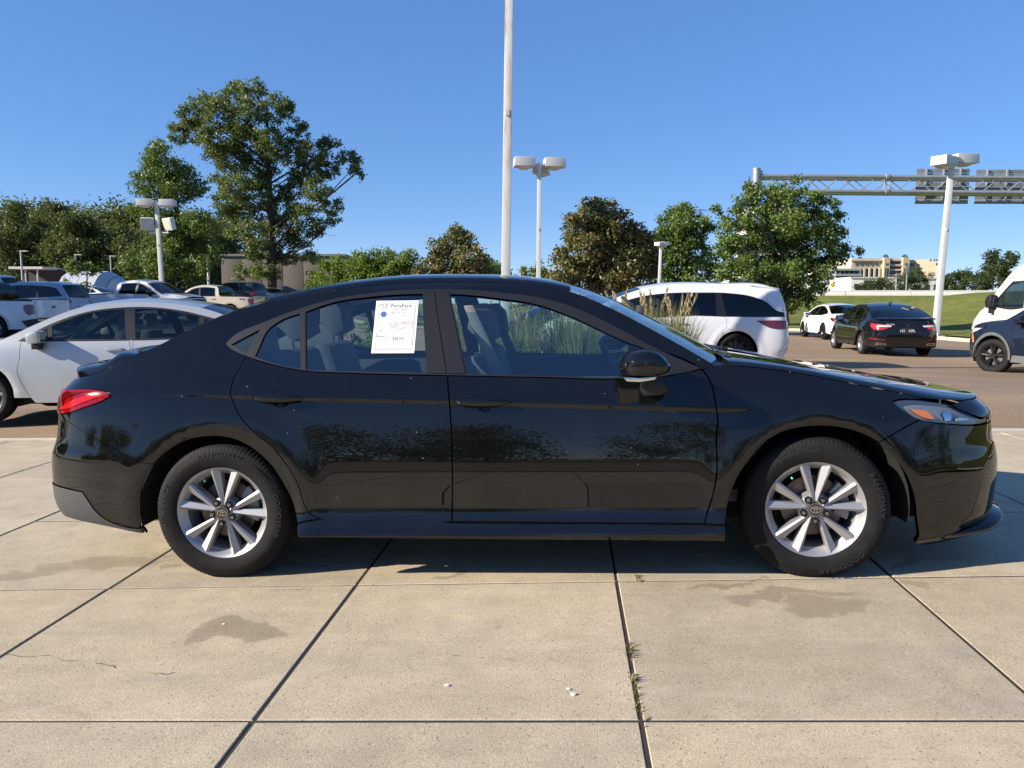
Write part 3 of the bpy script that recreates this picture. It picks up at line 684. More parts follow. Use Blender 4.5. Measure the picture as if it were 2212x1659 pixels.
B.panel('lamp_bar',QQ([(128,870),(134,852),(160,846),(200,847),(170,853),(142,866),(136,889),(126,889)]),M('dark_red_lens',(.09,.002,.003),.07,spec=.4),side=(-1,1),off=.009,depth=.006)
# sill
B.panel('sill',QQ([(690,1122),(976,1129),(1521,1133.5),(1567,1135),(1566.5,1170.5),(1100,1166.5),(645,1161.5),(643,1131),(665,1126)]),BLK,side=(-1,1))
# window frames and glass
w_q=[(500,744.6),(562,712),(546,742),(533,765)]
w_1=[(551,771),(562,747),(576,717),(603,695),(648,678),(650,797.5),(603,789)]
w_2=[(661,674),(720,654),(800,642),(860,637),(913,635.5),(921.5,805.5),(800,803),(662,800)]
w_3=[(973,636),(1025,639),(1081,645.5),(1155.8,657.5),(1215,676.5),(1289.7,710),(1349,738),(1404,762),(1424,790),(1425,806),(1346,814),(1170.7,812),(1009,807.5)]
frame=dlo_top+dlo_bot
B.panel('window_frame',QQ(frame),TRIM2,holes=[QQ(w_q),QQ(w_1),QQ(w_2),QQ(w_3)],side=(-1,1),off=.003,gap=.0005,rows=False)
for nm,w,m in(('quarter_window',w_q,GLR),('rear_door_window',w_1,GL),('rear_door_window',w_2,GL),('front_door_window',w_3,GL)):
    B.panel(nm,QQ(w),m,side=(-1,1),off=-.004,gap=-.004,depth=0,rows=False)
B.panel('pillar_cover',QQ([(914,629),(939.5,628),(965,809),(922.5,808.5)]),TRIM,off=.006,depth=.006,side=(-1,1),rows=False)
B.panel('pillar_cover',QQ([(943,628),(971,629.5),(1007,809.5),(968.5,809)]),TRIM,off=.006,depth=.006,side=(-1,1),rows=False)
B.panel('window_bar',QQ([(649,675),(660,672),(662,803),(651,800)]),TRIM,off=.004,depth=.006,side=(-1,1),rows=False)
B.panel('mirror_sail',QQ([(1408,764),(1438,777),(1500,797),(1432,811),(1424,808)]),TRIM,off=.004,depth=.006,side=(-1,1),rows=False)
# top surfaces
def EQ(L_): return [Q(*p) for p in L_]
rf,_=B.loft('roof',EQ(E_roof),lambda u:(0.0,.062-.02*abs(u-.45)),BLK,p=2.4,nv=41)
mb=MB()
ws,WS=B.loft('windshield',EQ([(1218,627)]+E_a[:-1]+[(1535,784)]),lambda u:(.03+.13*u,.045-.03*u),GL,p=2.0,nv=31)
rg,RG=B.loft('rear_window',EQ(E_c),lambda u:(-.10+.06*u,.010+.045*u),GLR,p=2.0,nv=31)
he=hood_e+[(2050,864),(2080,864.5)]
hh_=HE[1:]+EQ(he[len(hood_e):]); zh=hh_[-1][1]
hd,HD=B.loft('hood',hh_,lambda u:(0,.040-.036*ss(.55,1,u)),BLK,p=2.6,nv=61,xend=(.45,lambda y:B.x_front(y,zh)))
te=EQ([(172,815.5),(188,811.5),(206,806.5),(231,793.5),(251,777.5),(272,770.5),(293,766)]); tb=float(B.xr(zt0))-te[0][0]+.012
tr,TR=B.loft('trunk_lid',te,lambda u:(-.10*u*u,.006+.062*math.sin(PI*min(1,.30+.70*u))**.8),BLK,p=3.0,nv=61,xend=(-.5,lambda y:B.x_rear(y,zt0)))
V=[tuple(p) for p in TR[0]]; n=len(V); zl=zt0-.03
mesh('trunk_rear_face',V+[(v[0]+.004,v[1],zl) for v in V],[(j+1,j,n+j,n+j+1) for j in range(n-1)],BLK,tr)
# cowl between hood and windshield
c0,c1=WS[-1],HD[0]
V=[tuple(p-np.array([.02,0,.01])) for p in c0]; V2=[(np.interp(p[1],c1[:,1],c1[:,0])+.05,p[1],np.interp(p[1],c1[:,1],c1[:,2])-.03) for p in c0]
n=len(V); mesh('cowl_panel',V+V2,[(j,n+j,n+j+1,j+1) for j in range(n-1)],TRIM,car)
mb=MB()
for (y0,y1) in((-.62,.0),(-.05,.55)):
    a=c0[np.argmin(abs(c0[:,1]-y0))]; b=c0[np.argmin(abs(c0[:,1]-y1))]
    mb.tube([a+np.array([.05,0,.01]),(a+b)/2+np.array([.015,0,.02]),b+np.array([-.04,0,.028])],.006,6)
    mb.box(tuple(a+np.array([.05,0,.005])),(.035,.03,.02))
mb.build('wiper',TRIM,car)
# roof fin antenna
P0=_[len(_)//9]; ctr=P0[20]
mb=MB(); mb.prism([(-.09,0),(.10,-.005),(.05,.014),(-.03,.042),(-.075,.062),(-.10,.060)],-.016,.016); fn=mb.build('antenna_fin',BLK,car,bevel=.006); fn.location=(0,0,0)
x0,z0=on_plane(655,627,-.05); fn.location=(x0-.02,-.05,z0-.035)
# underbody, wheel wells, cabin tub
mb=MB(); mb.box((1.41,0,.235),(1.95,1.62,.10)); mb.box((1.41,0,.24),(4.55,1.05,.09)); mb.build('underbody',DARK,car)
for wx in(0,2.825):
    for sg in(-1,1):
        mb=MB(); n=24; V=[];F=[]
        for k in range(n+1):
            q=PI*(-.06+1.12*k/n)
            for (r,y) in((.412,.868),(.412,.50),(.05,.50)): V.append((wx+r*math.cos(q),sg*y,.335+r*math.sin(q)))
        for k in range(n):
            for j in range(2): F.append((k*3+j,k*3+j+1,(k+1)*3+j+1,(k+1)*3+j))
        mb.add(V,F); mb.build('wheel_well',DARK,car,True)
# --- interior
FAB=M('seat_fabric',(.11,.115,.125),.85,var=.2,vscale=30); LT=M('headliner',(.30,.30,.28),.9); LTD=M('pillar_lining',(.16,.165,.16),.8); INT=M('cabin_plastic',(.05,.053,.058),.6)
mb=MB(); mb.box((1.25,0,.36),(2.9,1.45,.06)); mb.build('cabin_floor',INT,car)
def seat(x,y,w=.5,head=True,name='seat',zb=.42,rec=.42):
    o=bpy.data.objects.new(name,None); o.empty_display_size=.1; link(o,car); o.location=(x,y,zb)
    mb=MB(); mb.prism([(-.24,0),(.28,.02),(.30,.12),(.25,.17),(-.2,.10)],-w/2,w/2); mb.build('seat_cushion',FAB,o,bevel=.04)
    mb=MB(); mb.prism([(-.30,.02),(-.14,.06),(-.26,.34),(-.34,.62),(-.42,.64),(-.46,.58),(-.42,.30)],-w/2,w/2); mb.build('backrest',FAB,o,bevel=.05)
    if head:
        mb=MB(); mb.prism([(-.36,.67),(-.29,.71),(-.31,.84),(-.36,.89),(-.43,.88),(-.44,.76)],-.13,.13); mb.tube([(-.38,-.06,.60),(-.39,-.06,.70)],.008,6); mb.tube([(-.38,.06,.60),(-.39,.06,.70)],.008,6); mb.build('headrest',FAB,o,bevel=.03)
seat(1.62,-.37,name='front_seat'); seat(1.62,.37,name='front_seat'); 
seat(.62,-.36,.55,name='rear_seat',zb=.46); seat(.62,.36,.55,name='rear_seat',zb=.46)
mb=MB(); mb.prism([(2.08,.50),(2.62,.50),(2.66,.93),(2.40,.985),(2.22,.955),(2.12,.84)],-.70,.70); mb.build('dashboard',INT,car,bevel=.03)
mb=MB(); n=28
pts=[]; ctr_=Vector((1.98,.37,.88)); tiltR=Matrix.Rotation(math.radians(-24),3,'Y')
pts=[ctr_+tiltR@Vector((0,.185*math.cos(2*PI*k/n),.185*math.sin(2*PI*k/n))) for k in range(n+1)]
mb.tube(pts,.017,8,cap=False); mb.box(tuple(ctr_+Vector((.02,0,0))),(.05,.16,.12)); mb.box(tuple(ctr_+Vector((.02,0,0))),(.03,.34,.03)); mb.tube([ctr_+Vector((.02,0,0)),ctr_+Vector((.25,0,-.1))],.035,8)
mb.build('steering_wheel',INT,car,True)
for sg in(-1,1):
    mb=MB(); mb.box((1.25,sg*.765,.66),(2.2,.05,.58)); mb.box((1.75,sg*.72,.80),(.45,.08,.05)); mb.box((.75,sg*.72,.80),(.40,.08,.05)); mb.build('door_lining',INT,car,bevel=.01)
rl=[(max(.05,p[0]),p[1]) for p in EQ(E_roof)]
B.loft('headliner',[(p[0],p[1]-.045) for p in EQ(E_roof)[1:-1]],lambda u:(0,.045),LT,p=2,nv=15,pin=.07)
mb=MB(); mb.prism([(-.62,.80),(.22,.80),(.20,.92),(-.10,.95),(-.60,.95)],-.66,.66); mb.build('parcel_shelf',INT,car,bevel=.01)
for sg in(-1,1):
    mb=MB(); mb.prism([(1.31,.95),(1.38,.95),(1.23,1.30),(1.18,1.30)],sg*.64-.015,sg*.64+.015); mb.build('inner_pillar',LTD,car,bevel=.01)
    mb=MB(); mb.prism([(-.45,.93),(.16,.93),(.22,1.05),(.20,1.20),(.0,1.20),(-.3,1.06)],sg*.56-.01,sg*.56+.01); mb.build('inner_pillar',LTD,car,bevel=.005)
mb=MB(); mb.box((2.10,0,1.245),(.03,.24,.065)); mb.tube([(2.10,0,1.25),(2.0,0,1.33)],.01,6); mb.build('interior_mirror',INT,car,bevel=.01)
# --- door handles
def handle(cx,y,hw,cup0,cup1):
    a=Q(cx-hw,y); b=Q(cx+hw,y); c0=Q((cup0+cup1)/2,y); r=Q(cup0,y)[0]; 
    for sg in(-1,1):
        V=[];F=[];n=13;m=10
        for i in range(n):
            u=i/(n-1); x=a[0]+(b[0]-a[0])*u; z=a[1]+(b[1]-a[1])*u
            k=math.sin(PI*min(max(u,.0),1))**.45; hh=.021*k+.002; dd=.036*k**.7
            for j in range(m):
                q=2*PI*j/m; yy=float(B.w(x,z)); V.append((x,sg*(yy+.006+dd*.5+dd*.5*math.cos(q)),z+hh*math.sin(q)))
        for i in range(n-1):
            for j in range(m): F.append((i*m+j,i*m+(j+1)%m,(i+1)*m+(j+1)%m,(i+1)*m+j) if sg<0 else (i*m+j,(i+1)*m+j,(i+1)*m+(j+1)%m,i*m+(j+1)%m))
        F+= [tuple(range(m)),tuple(range((n-1)*m,n*m))]
        h=mesh('door_handle',V,F,BLK,car)
        # recessed cup behind
        cz=(a[1]+b[1])/2; cx_=c0[0]; rx=abs(cx_-r); rz_=.047
        V=[(cx_,sg*(float(B.w(cx_,cz))-.004),cz)];F=[]
        for ring,(rr_,d) in enumerate(((.55,-.002),(1.0,.0025))):
            for k in range(24):
                q=2*PI*k/24; x=cx_+rx*rr_*math.cos(q); z=cz+rz_*rr_*math.sin(q); V.append((x,sg*(float(B.w(x,z))+d),z))
        for k in range(24):
            k2=(k+1)%24; F+= [(0,1+k,1+k2),(1+k,25+k,25+k2,1+k2)]
        mesh('handle_cup',V,F if sg<0 else [f[::-1] for f in F],M('cup_black',(.002,.002,.002),.12),h)
handle(602,859,57,583,627); handle(1042,867.6,62,1023,1070)
# --- wing mirrors
def mirror():
    for sg in(-1,1):
        o=bpy.data.objects.new('wing_mirror',None); o.empty_display_size=.1; link(o,car)
        yc=.985
        def qm(px,py): return on_plane(px,py,-yc)
        out=[qm(*p) for p in [(1337,797),(1339,779),(1348,767),(1370,756.5),(1391,754),(1415,762),(1432,780),(1438.5,790),(1435,799),(1415,809),(1379,812.5),(1343,811)]]
        P=dens(out,.02,True,60); c=P.mean(0); n=len(P); V=[];F=[]
        prof=[(.86,-.085),(.97,-.06),(1,-.02),(.99,.03),(.93,.065),(.78,.088),(.5,.098),(.2,.101)]
        for s_,d in prof:
            for p in P: V.append((c[0]+(p[0]-c[0])*s_+(.02 if d>.05 else 0),sg*(yc+d),c[1]+(p[1]-c[1])*s_))
        m=len(prof)
        for k in range(m-1):
            for j in range(n): F.append((k*n+j,k*n+(j+1)%n,(k+1)*n+(j+1)%n,(k+1)*n+j))
        F+= [tuple(range(n))[::-1],tuple(range((m-1)*n,m*n))]
        F=[f for f in F] if sg>0 else [f[::-1] for f in F]
        h=mesh('mirror_housing',V,F,BLK,o)
        bm=bmesh.new(); bm.from_mesh(h.data); bmesh.ops.recalc_face_normals(bm,faces=bm.faces); bm.to_mesh(h.data); bm.free()
        st=[on_plane(*p,-yc-.02) for p in [(1343,812),(1379,814),(1417,811),(1412,818),(1380,823),(1352,822)]]
        mb=MB(); mb.prism(st,sg*(yc-.06),sg*(yc+.07)); mb.build('mirror_lamp_strip',CHR,o,bevel=.004)
        ar=[on_plane(*p,-.93) for p in [(1394,822),(1422,812),(1447,841),(1426,853),(1389,854.5),(1385,840)]]
        mb=MB(); mb.prism(ar,sg*.80,sg*.955); mb.build('mirror_foot',TRIM,o,bevel=.012)
mirror()
# --- wheels of the black sedan
BRK=M('brake_disc_metal',(.16,.13,.11),.45,.7,var=.4,vscale=15); LUG=M('lug_steel',(.32,.32,.33),.25,1); CAPM=M('cap_black',(.012,.012,.013),.25,coat=1); CAL=M('caliper_grey',(.25,.26,.27),.5,.3)
def main_wheel(x,sg,steer,spin,txts):
    o=bpy.data.objects.new('wheel',None); o.empty_display_size=.1; link(o,car); o.location=(x,sg*.775,.325); o.rotation_euler=(0,0,(PI if sg>0 else 0)+steer)
    R=.3365; ty=make_tyre(o,R,.219,.205,RUB,fine=True)
    if txts:
        mb=MB(); yy=-.1045
        for (s_,an,fl) in txts: arc_text(mb,s_,.286,.034,an,yy,th=.004,flip=fl,spread=1.18)
        # dotted bands
        for (a0,a1) in((.62,1.02),(1.75,2.35),(3.75,4.45),(5.15,5.5)):
            k=0; q=a0
            while q<a1:
                for r in np.arange(.266,.302,.009):
                    qq=q+(.016 if int(round((r-.266)/.009))%2 else 0)
                    cx_,cz_=math.sin(qq)*r,math.cos(qq)*r; s_=.0028
                    mb.add([(cx_-s_,yy+.002,cz_),(cx_,yy+.002,cz_-s_),(cx_+s_,yy+.002,cz_),(cx_,yy+.002,cz_+s_),(cx_,yy-.0025,cz_)],[(0,1,4),(1,2,4),(2,3,4),(3,0,4)])
                q+=.032
        mb.build('sidewall_lettering',M('tyre_letter',(.02,.02,.021),.45),ty)['kind']='stuff'
    rm=bpy.data.objects.new('rim_spin',None)
    r=alloy(o,.2255,.088,SIL,5,.243,.046,.018,.070,r_in=.040); r.rotation_euler=(0,spin,0)
    y0=-.088
    mb=MB(); mb.lathe([(.001,y0-.0035),(.0285,y0-.0035),(.031,y0+.001),(.031,y0+.02)],32); c=mb.build('centre_cap',CAPM,r,True)
    mb=MB(); ya=y0-.0058
    ring_ellipse(mb,.0235,.016,0,0,.003,ya); ring_ellipse(mb,.0075,.0145,0,-.0012,.0022,ya); ring_ellipse(mb,.0155,.0062,0,.0085,.0022,ya)
    ring_ellipse(mb,.0305,.0305,0,0,.0014,ya+.0005)
    mb.build('cap_emblem',CHR,c)
    for k in range(5):
        q=2*PI*(k+.5)/5; px_,pz_=math.sin(q)*.054,math.cos(q)*.054
        mb=MB(); mb.lathe([(.017,y0+.010),(.0172,y0-.001),(.0145,y0-.001),(.0142,y0+.009),(.001,y0+.009)],20,c=(px_,0,pz_)); p=mb.build('lug_pocket',M('pocket_dark',(.02,.02,.02),.5),r,True)
        mb=MB(); mb.lathe([(.0105,y0+.009),(.0105,y0-.004),(.0085,y0-.007),(.001,y0-.007)],6,c=(px_,0,pz_)); mb.build('lug_nut',LUG,p)
    mb=MB(); mb.tube([(math.sin(-.62)*.182,y0+.02,math.cos(-.62)*.182),(math.sin(-.62)*.172,y0+.012,math.cos(-.62)*.172)],.004,8); mb.build('tyre_valve',M('valve_green',(.05,.45,.35),.4),r)
    mb=MB(); mb.lathe([(.06,-.005),(.142,-.005),(.142,.02),(.06,.02)],48); mb.lathe([(.001,-.03),(.075,-.03),(.08,-.005)],32); mb.build('brake_disc',BRK,o,True)
    mb=MB(); mb.lathe([(.20,.03),(.001,.035)],40); mb.build('backing_plate',DARK,o,True)
    mb=MB(); n=9
    poly=[(math.sin(q)*.165,math.cos(q)*.165) for q in np.linspace(.75,1.95,n)]+[(math.sin(q)*.098,math.cos(q)*.098) for q in np.linspace(1.9,.8,n)]
    mb.prism(poly,-.035,.03); mb.build('brake_caliper',CAL,o,bevel=.008)
    return o
main_wheel(0,-1,0,.12,[('RANGEMAX',.03,False),('ASSURANCE',-1.45,False),('GOODYEAR',1.62,False)])
main_wheel(2.825,-1,-.10,0,[('ASSURANCE',-.33,False),('RANGEMAX',1.30,False),('GOODYEAR',2.70,False)])
main_wheel(0,1,0,.12,None); main_wheel(2.825,1,-.10,0,None)
# --- price sheet in the rear door window
PQ=[(802.3,762.9),(894.8,762.5),(904.7,649),(813.8,649.8)]
def paper(u,v,off):
    px=(1-u)*(1-v)*PQ[0][0]+u*(1-v)*PQ[1][0]+u*v*PQ[2][0]+(1-u)*v*PQ[3][0]
    py=(1-u)*(1-v)*PQ[0][1]+u*(1-v)*PQ[1][1]+u*v*PQ[2][1]+(1-u)*v*PQ[3][1]
    x,z=Q(px,py); return np.array([x,-(float(B.w(x,z))+off),z])
# corners are on the glass; the sheet itself is a flat rectangle patch
c00,c10,c11,c01=[paper(*uv,.004) for uv in((0,0),(1,0),(1,1),(0,1))]
def pm(u,v,off=0):
    P=(1-u)*(1-v)*c00+u*(1-v)*c10+u*v*c11+(1-u)*v*c01; return P+nrm_*off
nrm_=np.cross(c10-c00,c01-c00); nrm_=nrm_/np.linalg.norm(nrm_); 
if nrm_[1]>0: nrm_=-nrm_
sheet=empty('price_sheet','white printed price sheet stuck in the rear door window of the black sedan','paper',MC)
WP=M('white_paper',(.82,.83,.84),.7); 
mb=MB(); mb.add([pm(0,0),pm(1,0),pm(1,1),pm(0,1),pm(0,0,-.0006),pm(1,0,-.0006),pm(1,1,-.0006),pm(0,1,-.0006)],[(0,1,2,3),(7,6,5,4),(0,4,5,1),(1,5,6,2),(2,6,7,3),(3,7,4,0)]); mb.build('paper_leaf',WP,sheet)
AR=1.0/1.23
INK=M('print_black',(.05,.05,.055),.7); INKG=M('print_grey',(.33,.34,.37),.7); INKB=M('print_blue',(.05,.10,.42),.7); INKR=M('print_red',(.72,.36,.32),.7)
def prt(name,mat,items):
    mb=MB()
    for it in items:
        k=it[0]
        if k=='rect':
            _,u0,v0,u1,v1=it; mb.add([pm(u0,v0,.0008),pm(u1,v0,.0008),pm(u1,v1,.0008),pm(u0,v1,.0008)],[(0,1,2,3)])
        elif k=='frame':
            _,u0,v0,u1,v1,t=it; tv=t*AR
            for r in((u0,v0,u1,v0+tv),(u0,v1-tv,u1,v1),(u0,v0,u0+t,v1),(u1-t,v0,u1,v1)):
                mb.add([pm(r[0],r[1],.0008),pm(r[2],r[1],.0008),pm(r[2],r[3],.0008),pm(r[0],r[3],.0008)],[(0,1,2,3)])
        elif k=='text':
            _,s_,u,v,size,al=it[:6]; rot=it[6] if len(it)>6 else 0
            V,F=text_mesh(s_,size,al); c_,s2=math.cos(rot),math.sin(rot)
            mb.add([pm(u+(x*c_-y*s2),v+(x*s2+y*c_)*AR,.001) for x,y,z in V],F)
        elif k=='poly': mb.add([pm(a,b,.001) for a,b in it[1]],[tuple(range(len(it[1])))])
    return mb.build(name,mat,sheet)
prt('printed_border',INK,[('frame',.075,.065,.945,.945,.007),('frame',.30,.19,.915,.30,.006)])
prt('printed_box',INKG,[('frame',.32,.69,.925,.815,.005),('frame',.30,.315,.92,.675,.005)])
prt('printed_name',INK,[('text','PattyPeck',.60,.895,.125,'CENTER'),('text','$30,241',.60,.265,.085,'CENTER'),('text','2025 Toyota Camry LE',.36,.77,.046,'LEFT'),('text','601-957-3400 - pattypeckhonda.com',.62,.832,.036,'CENTER')])
prt('printed_subname',INKG,[('text','H o n d a',.69,.857,.045,'CENTER'),('text','Market Value',.32,.285,.03,'LEFT')])
def hpoly():
    o=[]
    for a,b in((.105,.125),(.265,.285)): o.append(('rect',a,.855,b,.935))
    o+=[('rect',.115,.93,.275,.942),('rect',.115,.846,.275,.858),('poly',[(.145,.93),(.165,.93),(.178,.862),(.155,.862)]),('poly',[(.225,.93),(.245,.93),(.235,.862),(.212,.862)]),('rect',.165,.892,.225,.902)]
    return o
prt('printed_emblem',INKG,hpoly())
prt('printed_seal',INKB,[('poly',[(.20+.072*math.cos(q),.735+.058*math.sin(q)) for q in np.linspace(0,2*PI,28)[:-1]])])
rows=[]
for k in range(14): rows.append(('rect',.325,.650-.0165*k,.325+random.uniform(.12,.27),.656-.0165*k))
for k in range(6): rows.append(('rect',.63,.650-.0165*k,.63+random.uniform(.1,.27),.656-.0165*k))
for k in range(4): rows.append(('rect',.36,.745-.013*k,.36+random.uniform(.1,.3),.75-.013*k)); rows.append(('rect',.70,.745-.013*k,.70+random.uniform(.05,.18),.75-.013*k))
for k,v in enumerate((.63,.585,.54,.495,.47,.43,.415,.40,.345)): rows.append(('rect',.12,v,.12+random.uniform(.1,.165),v+.008))
for k in range(3): rows.append(('rect',.09,.08+.011*k,.92,.084+.011*k))
rows+=[('rect',.09,.30,.27,.325),('rect',.33,.345,.38,.352),('rect',.50,.345,.53,.352),('rect',.64,.345,.78,.352)]
prt('printed_lines',INKG,rows)
prt('printed_stamp',INKR,[('text','LIFETIME',.62,.525,.115,'CENTER',.12),('text','WARRANTY',.70,.475,.05,'CENTER',.12),('poly',[(.33,.545),(.90,.602),(.90,.597),(.33,.54)]),('poly',[(.35,.425),(.90,.49),(.90,.485),(.35,.42)]),('poly',[(.89,.485),(.905,.485),(.905,.602),(.89,.602)])])
# ------------------------------------------------------------------ grass bank, kerbs, islands on the right and behind
def kerb_x(y):                                   # right-hand boundary of the lot
    return 17.3-2.6*ss(31,41,y)-40*ss(40.5,46,y)
def bank_z(x,y):
    d1=x-17.3; d2=(y-41.5)*.9+(0 if x<15 else 0)
    d=max(min(d1,30),min(d2,40)*ss(-6,10,x)) if y>33 else d1
    d=max(d1,d2) if x>9 else d2
    base=-.02+.12*ss(0,.6,d)
    return base+2.1*ss(2,20,d)*ss(-8,9,x)*ss(15,40,y+ (x-17)*1.2)
xs=np.concatenate([np.arange(-8,14,2.0),np.arange(14,40,1.2),np.arange(40,130,6)]); ys=np.concatenate([np.arange(-30,20,5),np.arange(20,66,1.5),np.arange(66,80,4)])
def bank_mask(x,y): return x>17.3 and y<=41.5 or (y>41.5-.0 and x>-9) or (x>17.3-2.3*ss(31,41.5,y) and y>31)
bank=sheet_grid('grass_bank',xs,ys,lambda x,y:bank_z(x,y),LAWN,lambda x,y:bank_mask(x,y))
field=sheet_grid('far_field',np.linspace(-260,900,24),np.concatenate([[76],np.linspace(82,1100,18)]),lambda x,y:(1.85*ss(-10,10,x)+.2) if y<90 else (1.8*ss(-10,10,x)-.2),LAWN)
def kerb_run(name,pts,w=.16,h=.13,piece=2.2,parent=None):
    par=bpy.data.objects.new(name,None)
    D=dens(pts,.5); seg=np.concatenate([[0],np.cumsum(np.linalg.norm(np.diff(D,axis=0),axis=1))])
    s0=0; objs=[]
    root=empty(name,None,None)
    root['kind']='structure'
    while s0<seg[-1]-.3:
        s1=min(s0+piece,seg[-1]); u=np.linspace(s0+.008,s1-.008,4); X=np.interp(u,seg,D[:,0]); Y=np.interp(u,seg,D[:,1])
        V=[];F=[]
        tx,ty=np.gradient(X),np.gradient(Y); l=np.hypot(tx,ty); nx,ny=-ty/l,tx/l
        for k in range(4):
            zb=float(zg(X[k],Y[k]))
            for (o,z) in((-w/2,-.1),(-w/2,h-.03),(-w/2+.03,h),(w/2,h),(w/2,-.1)): V.append((X[k]+nx[k]*o,Y[k]+ny[k]*o,zb+z))
        for k in range(3):
            for j in range(4): F.append((k*5+j,(k+1)*5+j,(k+1)*5+j+1,k*5+j+1))
        F+= [(0,1,2,3,4),(15,19,18,17,16)]
        mesh('kerb_stone',V,F,KERB,root,smooth=False); s0=s1
    return root
kerb_run('bank_kerb',[(17.25,-6),(17.25,10),(17.25,24),(17.2,31),(16.3,37),(14.9,41),(11,41.4),(2,41.4),(-8.5,41.4)])
# road on top of the bank with its barrier
mb=MB(); mb.box((60,63,1.93),(130,7,.1)); rd=mb.build('highway',ASPH); rd['kind']='structure'
bar=empty('highway_barrier','long low pale concrete barrier along the top of the grass bank','barrier')
WC=M('pale_concrete',(.62,.60,.54),.8,var=.1)
for k in range(26):
    mb=MB(); x=-2+k*5.0; mb.prism([(-.25,0),(.25,0),(.22,.10),(.10,.30),(.08,.42),(-.08,.42),(-.10,.30),(-.22,.10)],-2.47,2.47,plane='YZ'); o=mb.build('barrier_segment',WC,bar); o.location=(x,59.3,1.90)
# planting bed behind the black sedan
BED=M('bark_mulch',(.075,.048,.03),.95,var=.4,vscale=20,bumps=.8,bscale=25)
bp=[(-1.2,12.2),(.5,11.6),(2.2,12.0),(2.9,12.9),(2.0,14.2),(.2,14.6),(-1.0,14.0),(-1.7,13.1)]
D=dens(bp,.3,True,80); V=[(p[0],p[1],float(zg(p[0],p[1]))+.06) for p in D]; c=D.mean(0)
V.append((c[0],c[1],float(zg(*c))+.14)); n=len(D); bed=mesh('planting_bed',V,[(i,(i+1)%n,n) for i in range(n)],BED); bed['kind']='structure'
kerb_run('bed_kerb',list(map(tuple,D))+[tuple(D[0])],piece=1.2)
# ------------------------------------------------------------------ foliage
def leaves(C,size,up=.35,asp=.5,rng=np.random):
    n=len(C); d=rng.normal(size=(n,3)); d[:,2]+=up*0; d/=np.linalg.norm(d,axis=1,keepdims=True)
    q=rng.normal(size=(n,3)); q[:,2]+=up*2; b=np.cross(d,q); b/=np.linalg.norm(b,axis=1,keepdims=True)+1e-9
    s_=size*rng.uniform(.6,1.3,(n,1))
    v=np.stack([C-d*s_*.5,C-b*s_*asp*.5,C+d*s_*.5,C+b*s_*asp*.5],1).reshape(-1,3)
    return v
def leaf_object(name,V,mat,parent):
    n=len(V)//4; me=bpy.data.meshes.new(name); me.vertices.add(4*n); me.vertices.foreach_set('co',V.astype(np.float32).ravel())
    me.loops.add(4*n); me.loops.foreach_set('vertex_index',np.arange(4*n,dtype=np.int32)); me.polygons.add(n)
    me.polygons.foreach_set('loop_start',np.arange(0,4*n,4,dtype=np.int32)); me.update(calc_edges=True); me.materials.append(mat)
    return link(bpy.data.objects.new(name,me),parent)
def clump_points(blobs,dens_,clump,rng,fill=.5):
    """blobs: (x,y,z,r). leaves gathered in clumps mostly near each blob's skin"""
    out=[]
    for (x,y,z,r) in blobs:
        k=max(3,int(dens_*r*r))
        m=max(2,int(k/60)); d=rng.normal(size=(m,3)); d/=np.linalg.norm(d,axis=1,keepdims=True); rr=r*(fill+(1-fill)*rng.uniform(0,1,(m,1))**.6)
        cc=np.array([x,y,z])+d*rr*np.array([1,1,.85])
        per=rng.poisson(60,m); idx=np.repeat(np.arange(m),per)
        out.append(cc[idx]+rng.normal(size=(len(idx),3))*clump*r**.35*np.array([1,1,.8]))
    return np.concatenate(out)
BARK=M('bark',(.055,.042,.032),.95,var=.4,vscale=12,bumps=.8,bscale=30); BARKL=M('bark_pale',(.14,.115,.09),.95,var=.35,vscale=10)
def tree(name,label,trunk,blobs,mat,dens_=700,leaf=.16,clump=.28,r0=.22,seed=1,group=None,cat='tree',bark=BARK,fill=.45,asp=.5,limbs=True,stems=1):
    rng=np.random.RandomState(seed); base=np.array(trunk[0]); 
    o=empty(name,label,cat,Matrix.Translation(Vector(base)),group)
    T=np.array(trunk)-base; Bl=np.array(blobs,float); Bl[:,:3]-=base
    mb=MB(); Dn=dens(T,.6); rad=[r0*(1-.8*k/(len(Dn)-1)) for k in range(len(Dn))]; rad[0]*=1.35
    mb.tube(Dn,rad,8)
    if limbs:
        for b in Bl:
            zt=min(max(b[2]-.55*np.hypot(b[0],b[1])-.2*b[3],Dn[0][2]+.25*(Dn[-1][2])),Dn[-1][2]*.98)
            k=int(np.argmin(abs(Dn[:,2]-zt))); p0=Dn[k]; p1=b[:3]; mid=(p0+p1)/2+np.array([0,0,.12*np.linalg.norm(p1-p0)])+rng.normal(size=3)*.1*np.linalg.norm(p1-p0)
            r=min(rad[k]*.5,.03+.012*np.linalg.norm(p1-p0)); mb.tube([p0,(p0+mid)/2+np.array([0,0,.02]),mid,p1],[r,r*.75,r*.5,r*.2],5)
            for q in range(2):
                p2=p1+rng.normal(size=3)*b[3]*.6; mb.tube([mid,(mid+p2)/2,p2],[r*.4,r*.3,r*.12],4)
    mb.build('trunk',bark,o,True)
    P=clump_points(Bl,dens_,clump,rng,fill)
    leaf_object('crown',leaves(P,leaf,rng=rng,asp=asp),mat,o)
    return o
def px_blobs(L_,Y,depth=1.0,seed=0,conv=lambda x,y:(x,y),rs=1.0,cs=1.0):
    rng=np.random.RandomState(seed); out=[]
    for (x,y,r) in L_:
        px,py=conv(x,y); R=r*cs/FPX*Y*rs; P=at(px,py,Y); dy=rng.uniform(-1,1)*depth*max(.6,R)*1.6
        P=at(px,py,Y+dy); out.append((P[0],P[1],P[2],R))
    return out
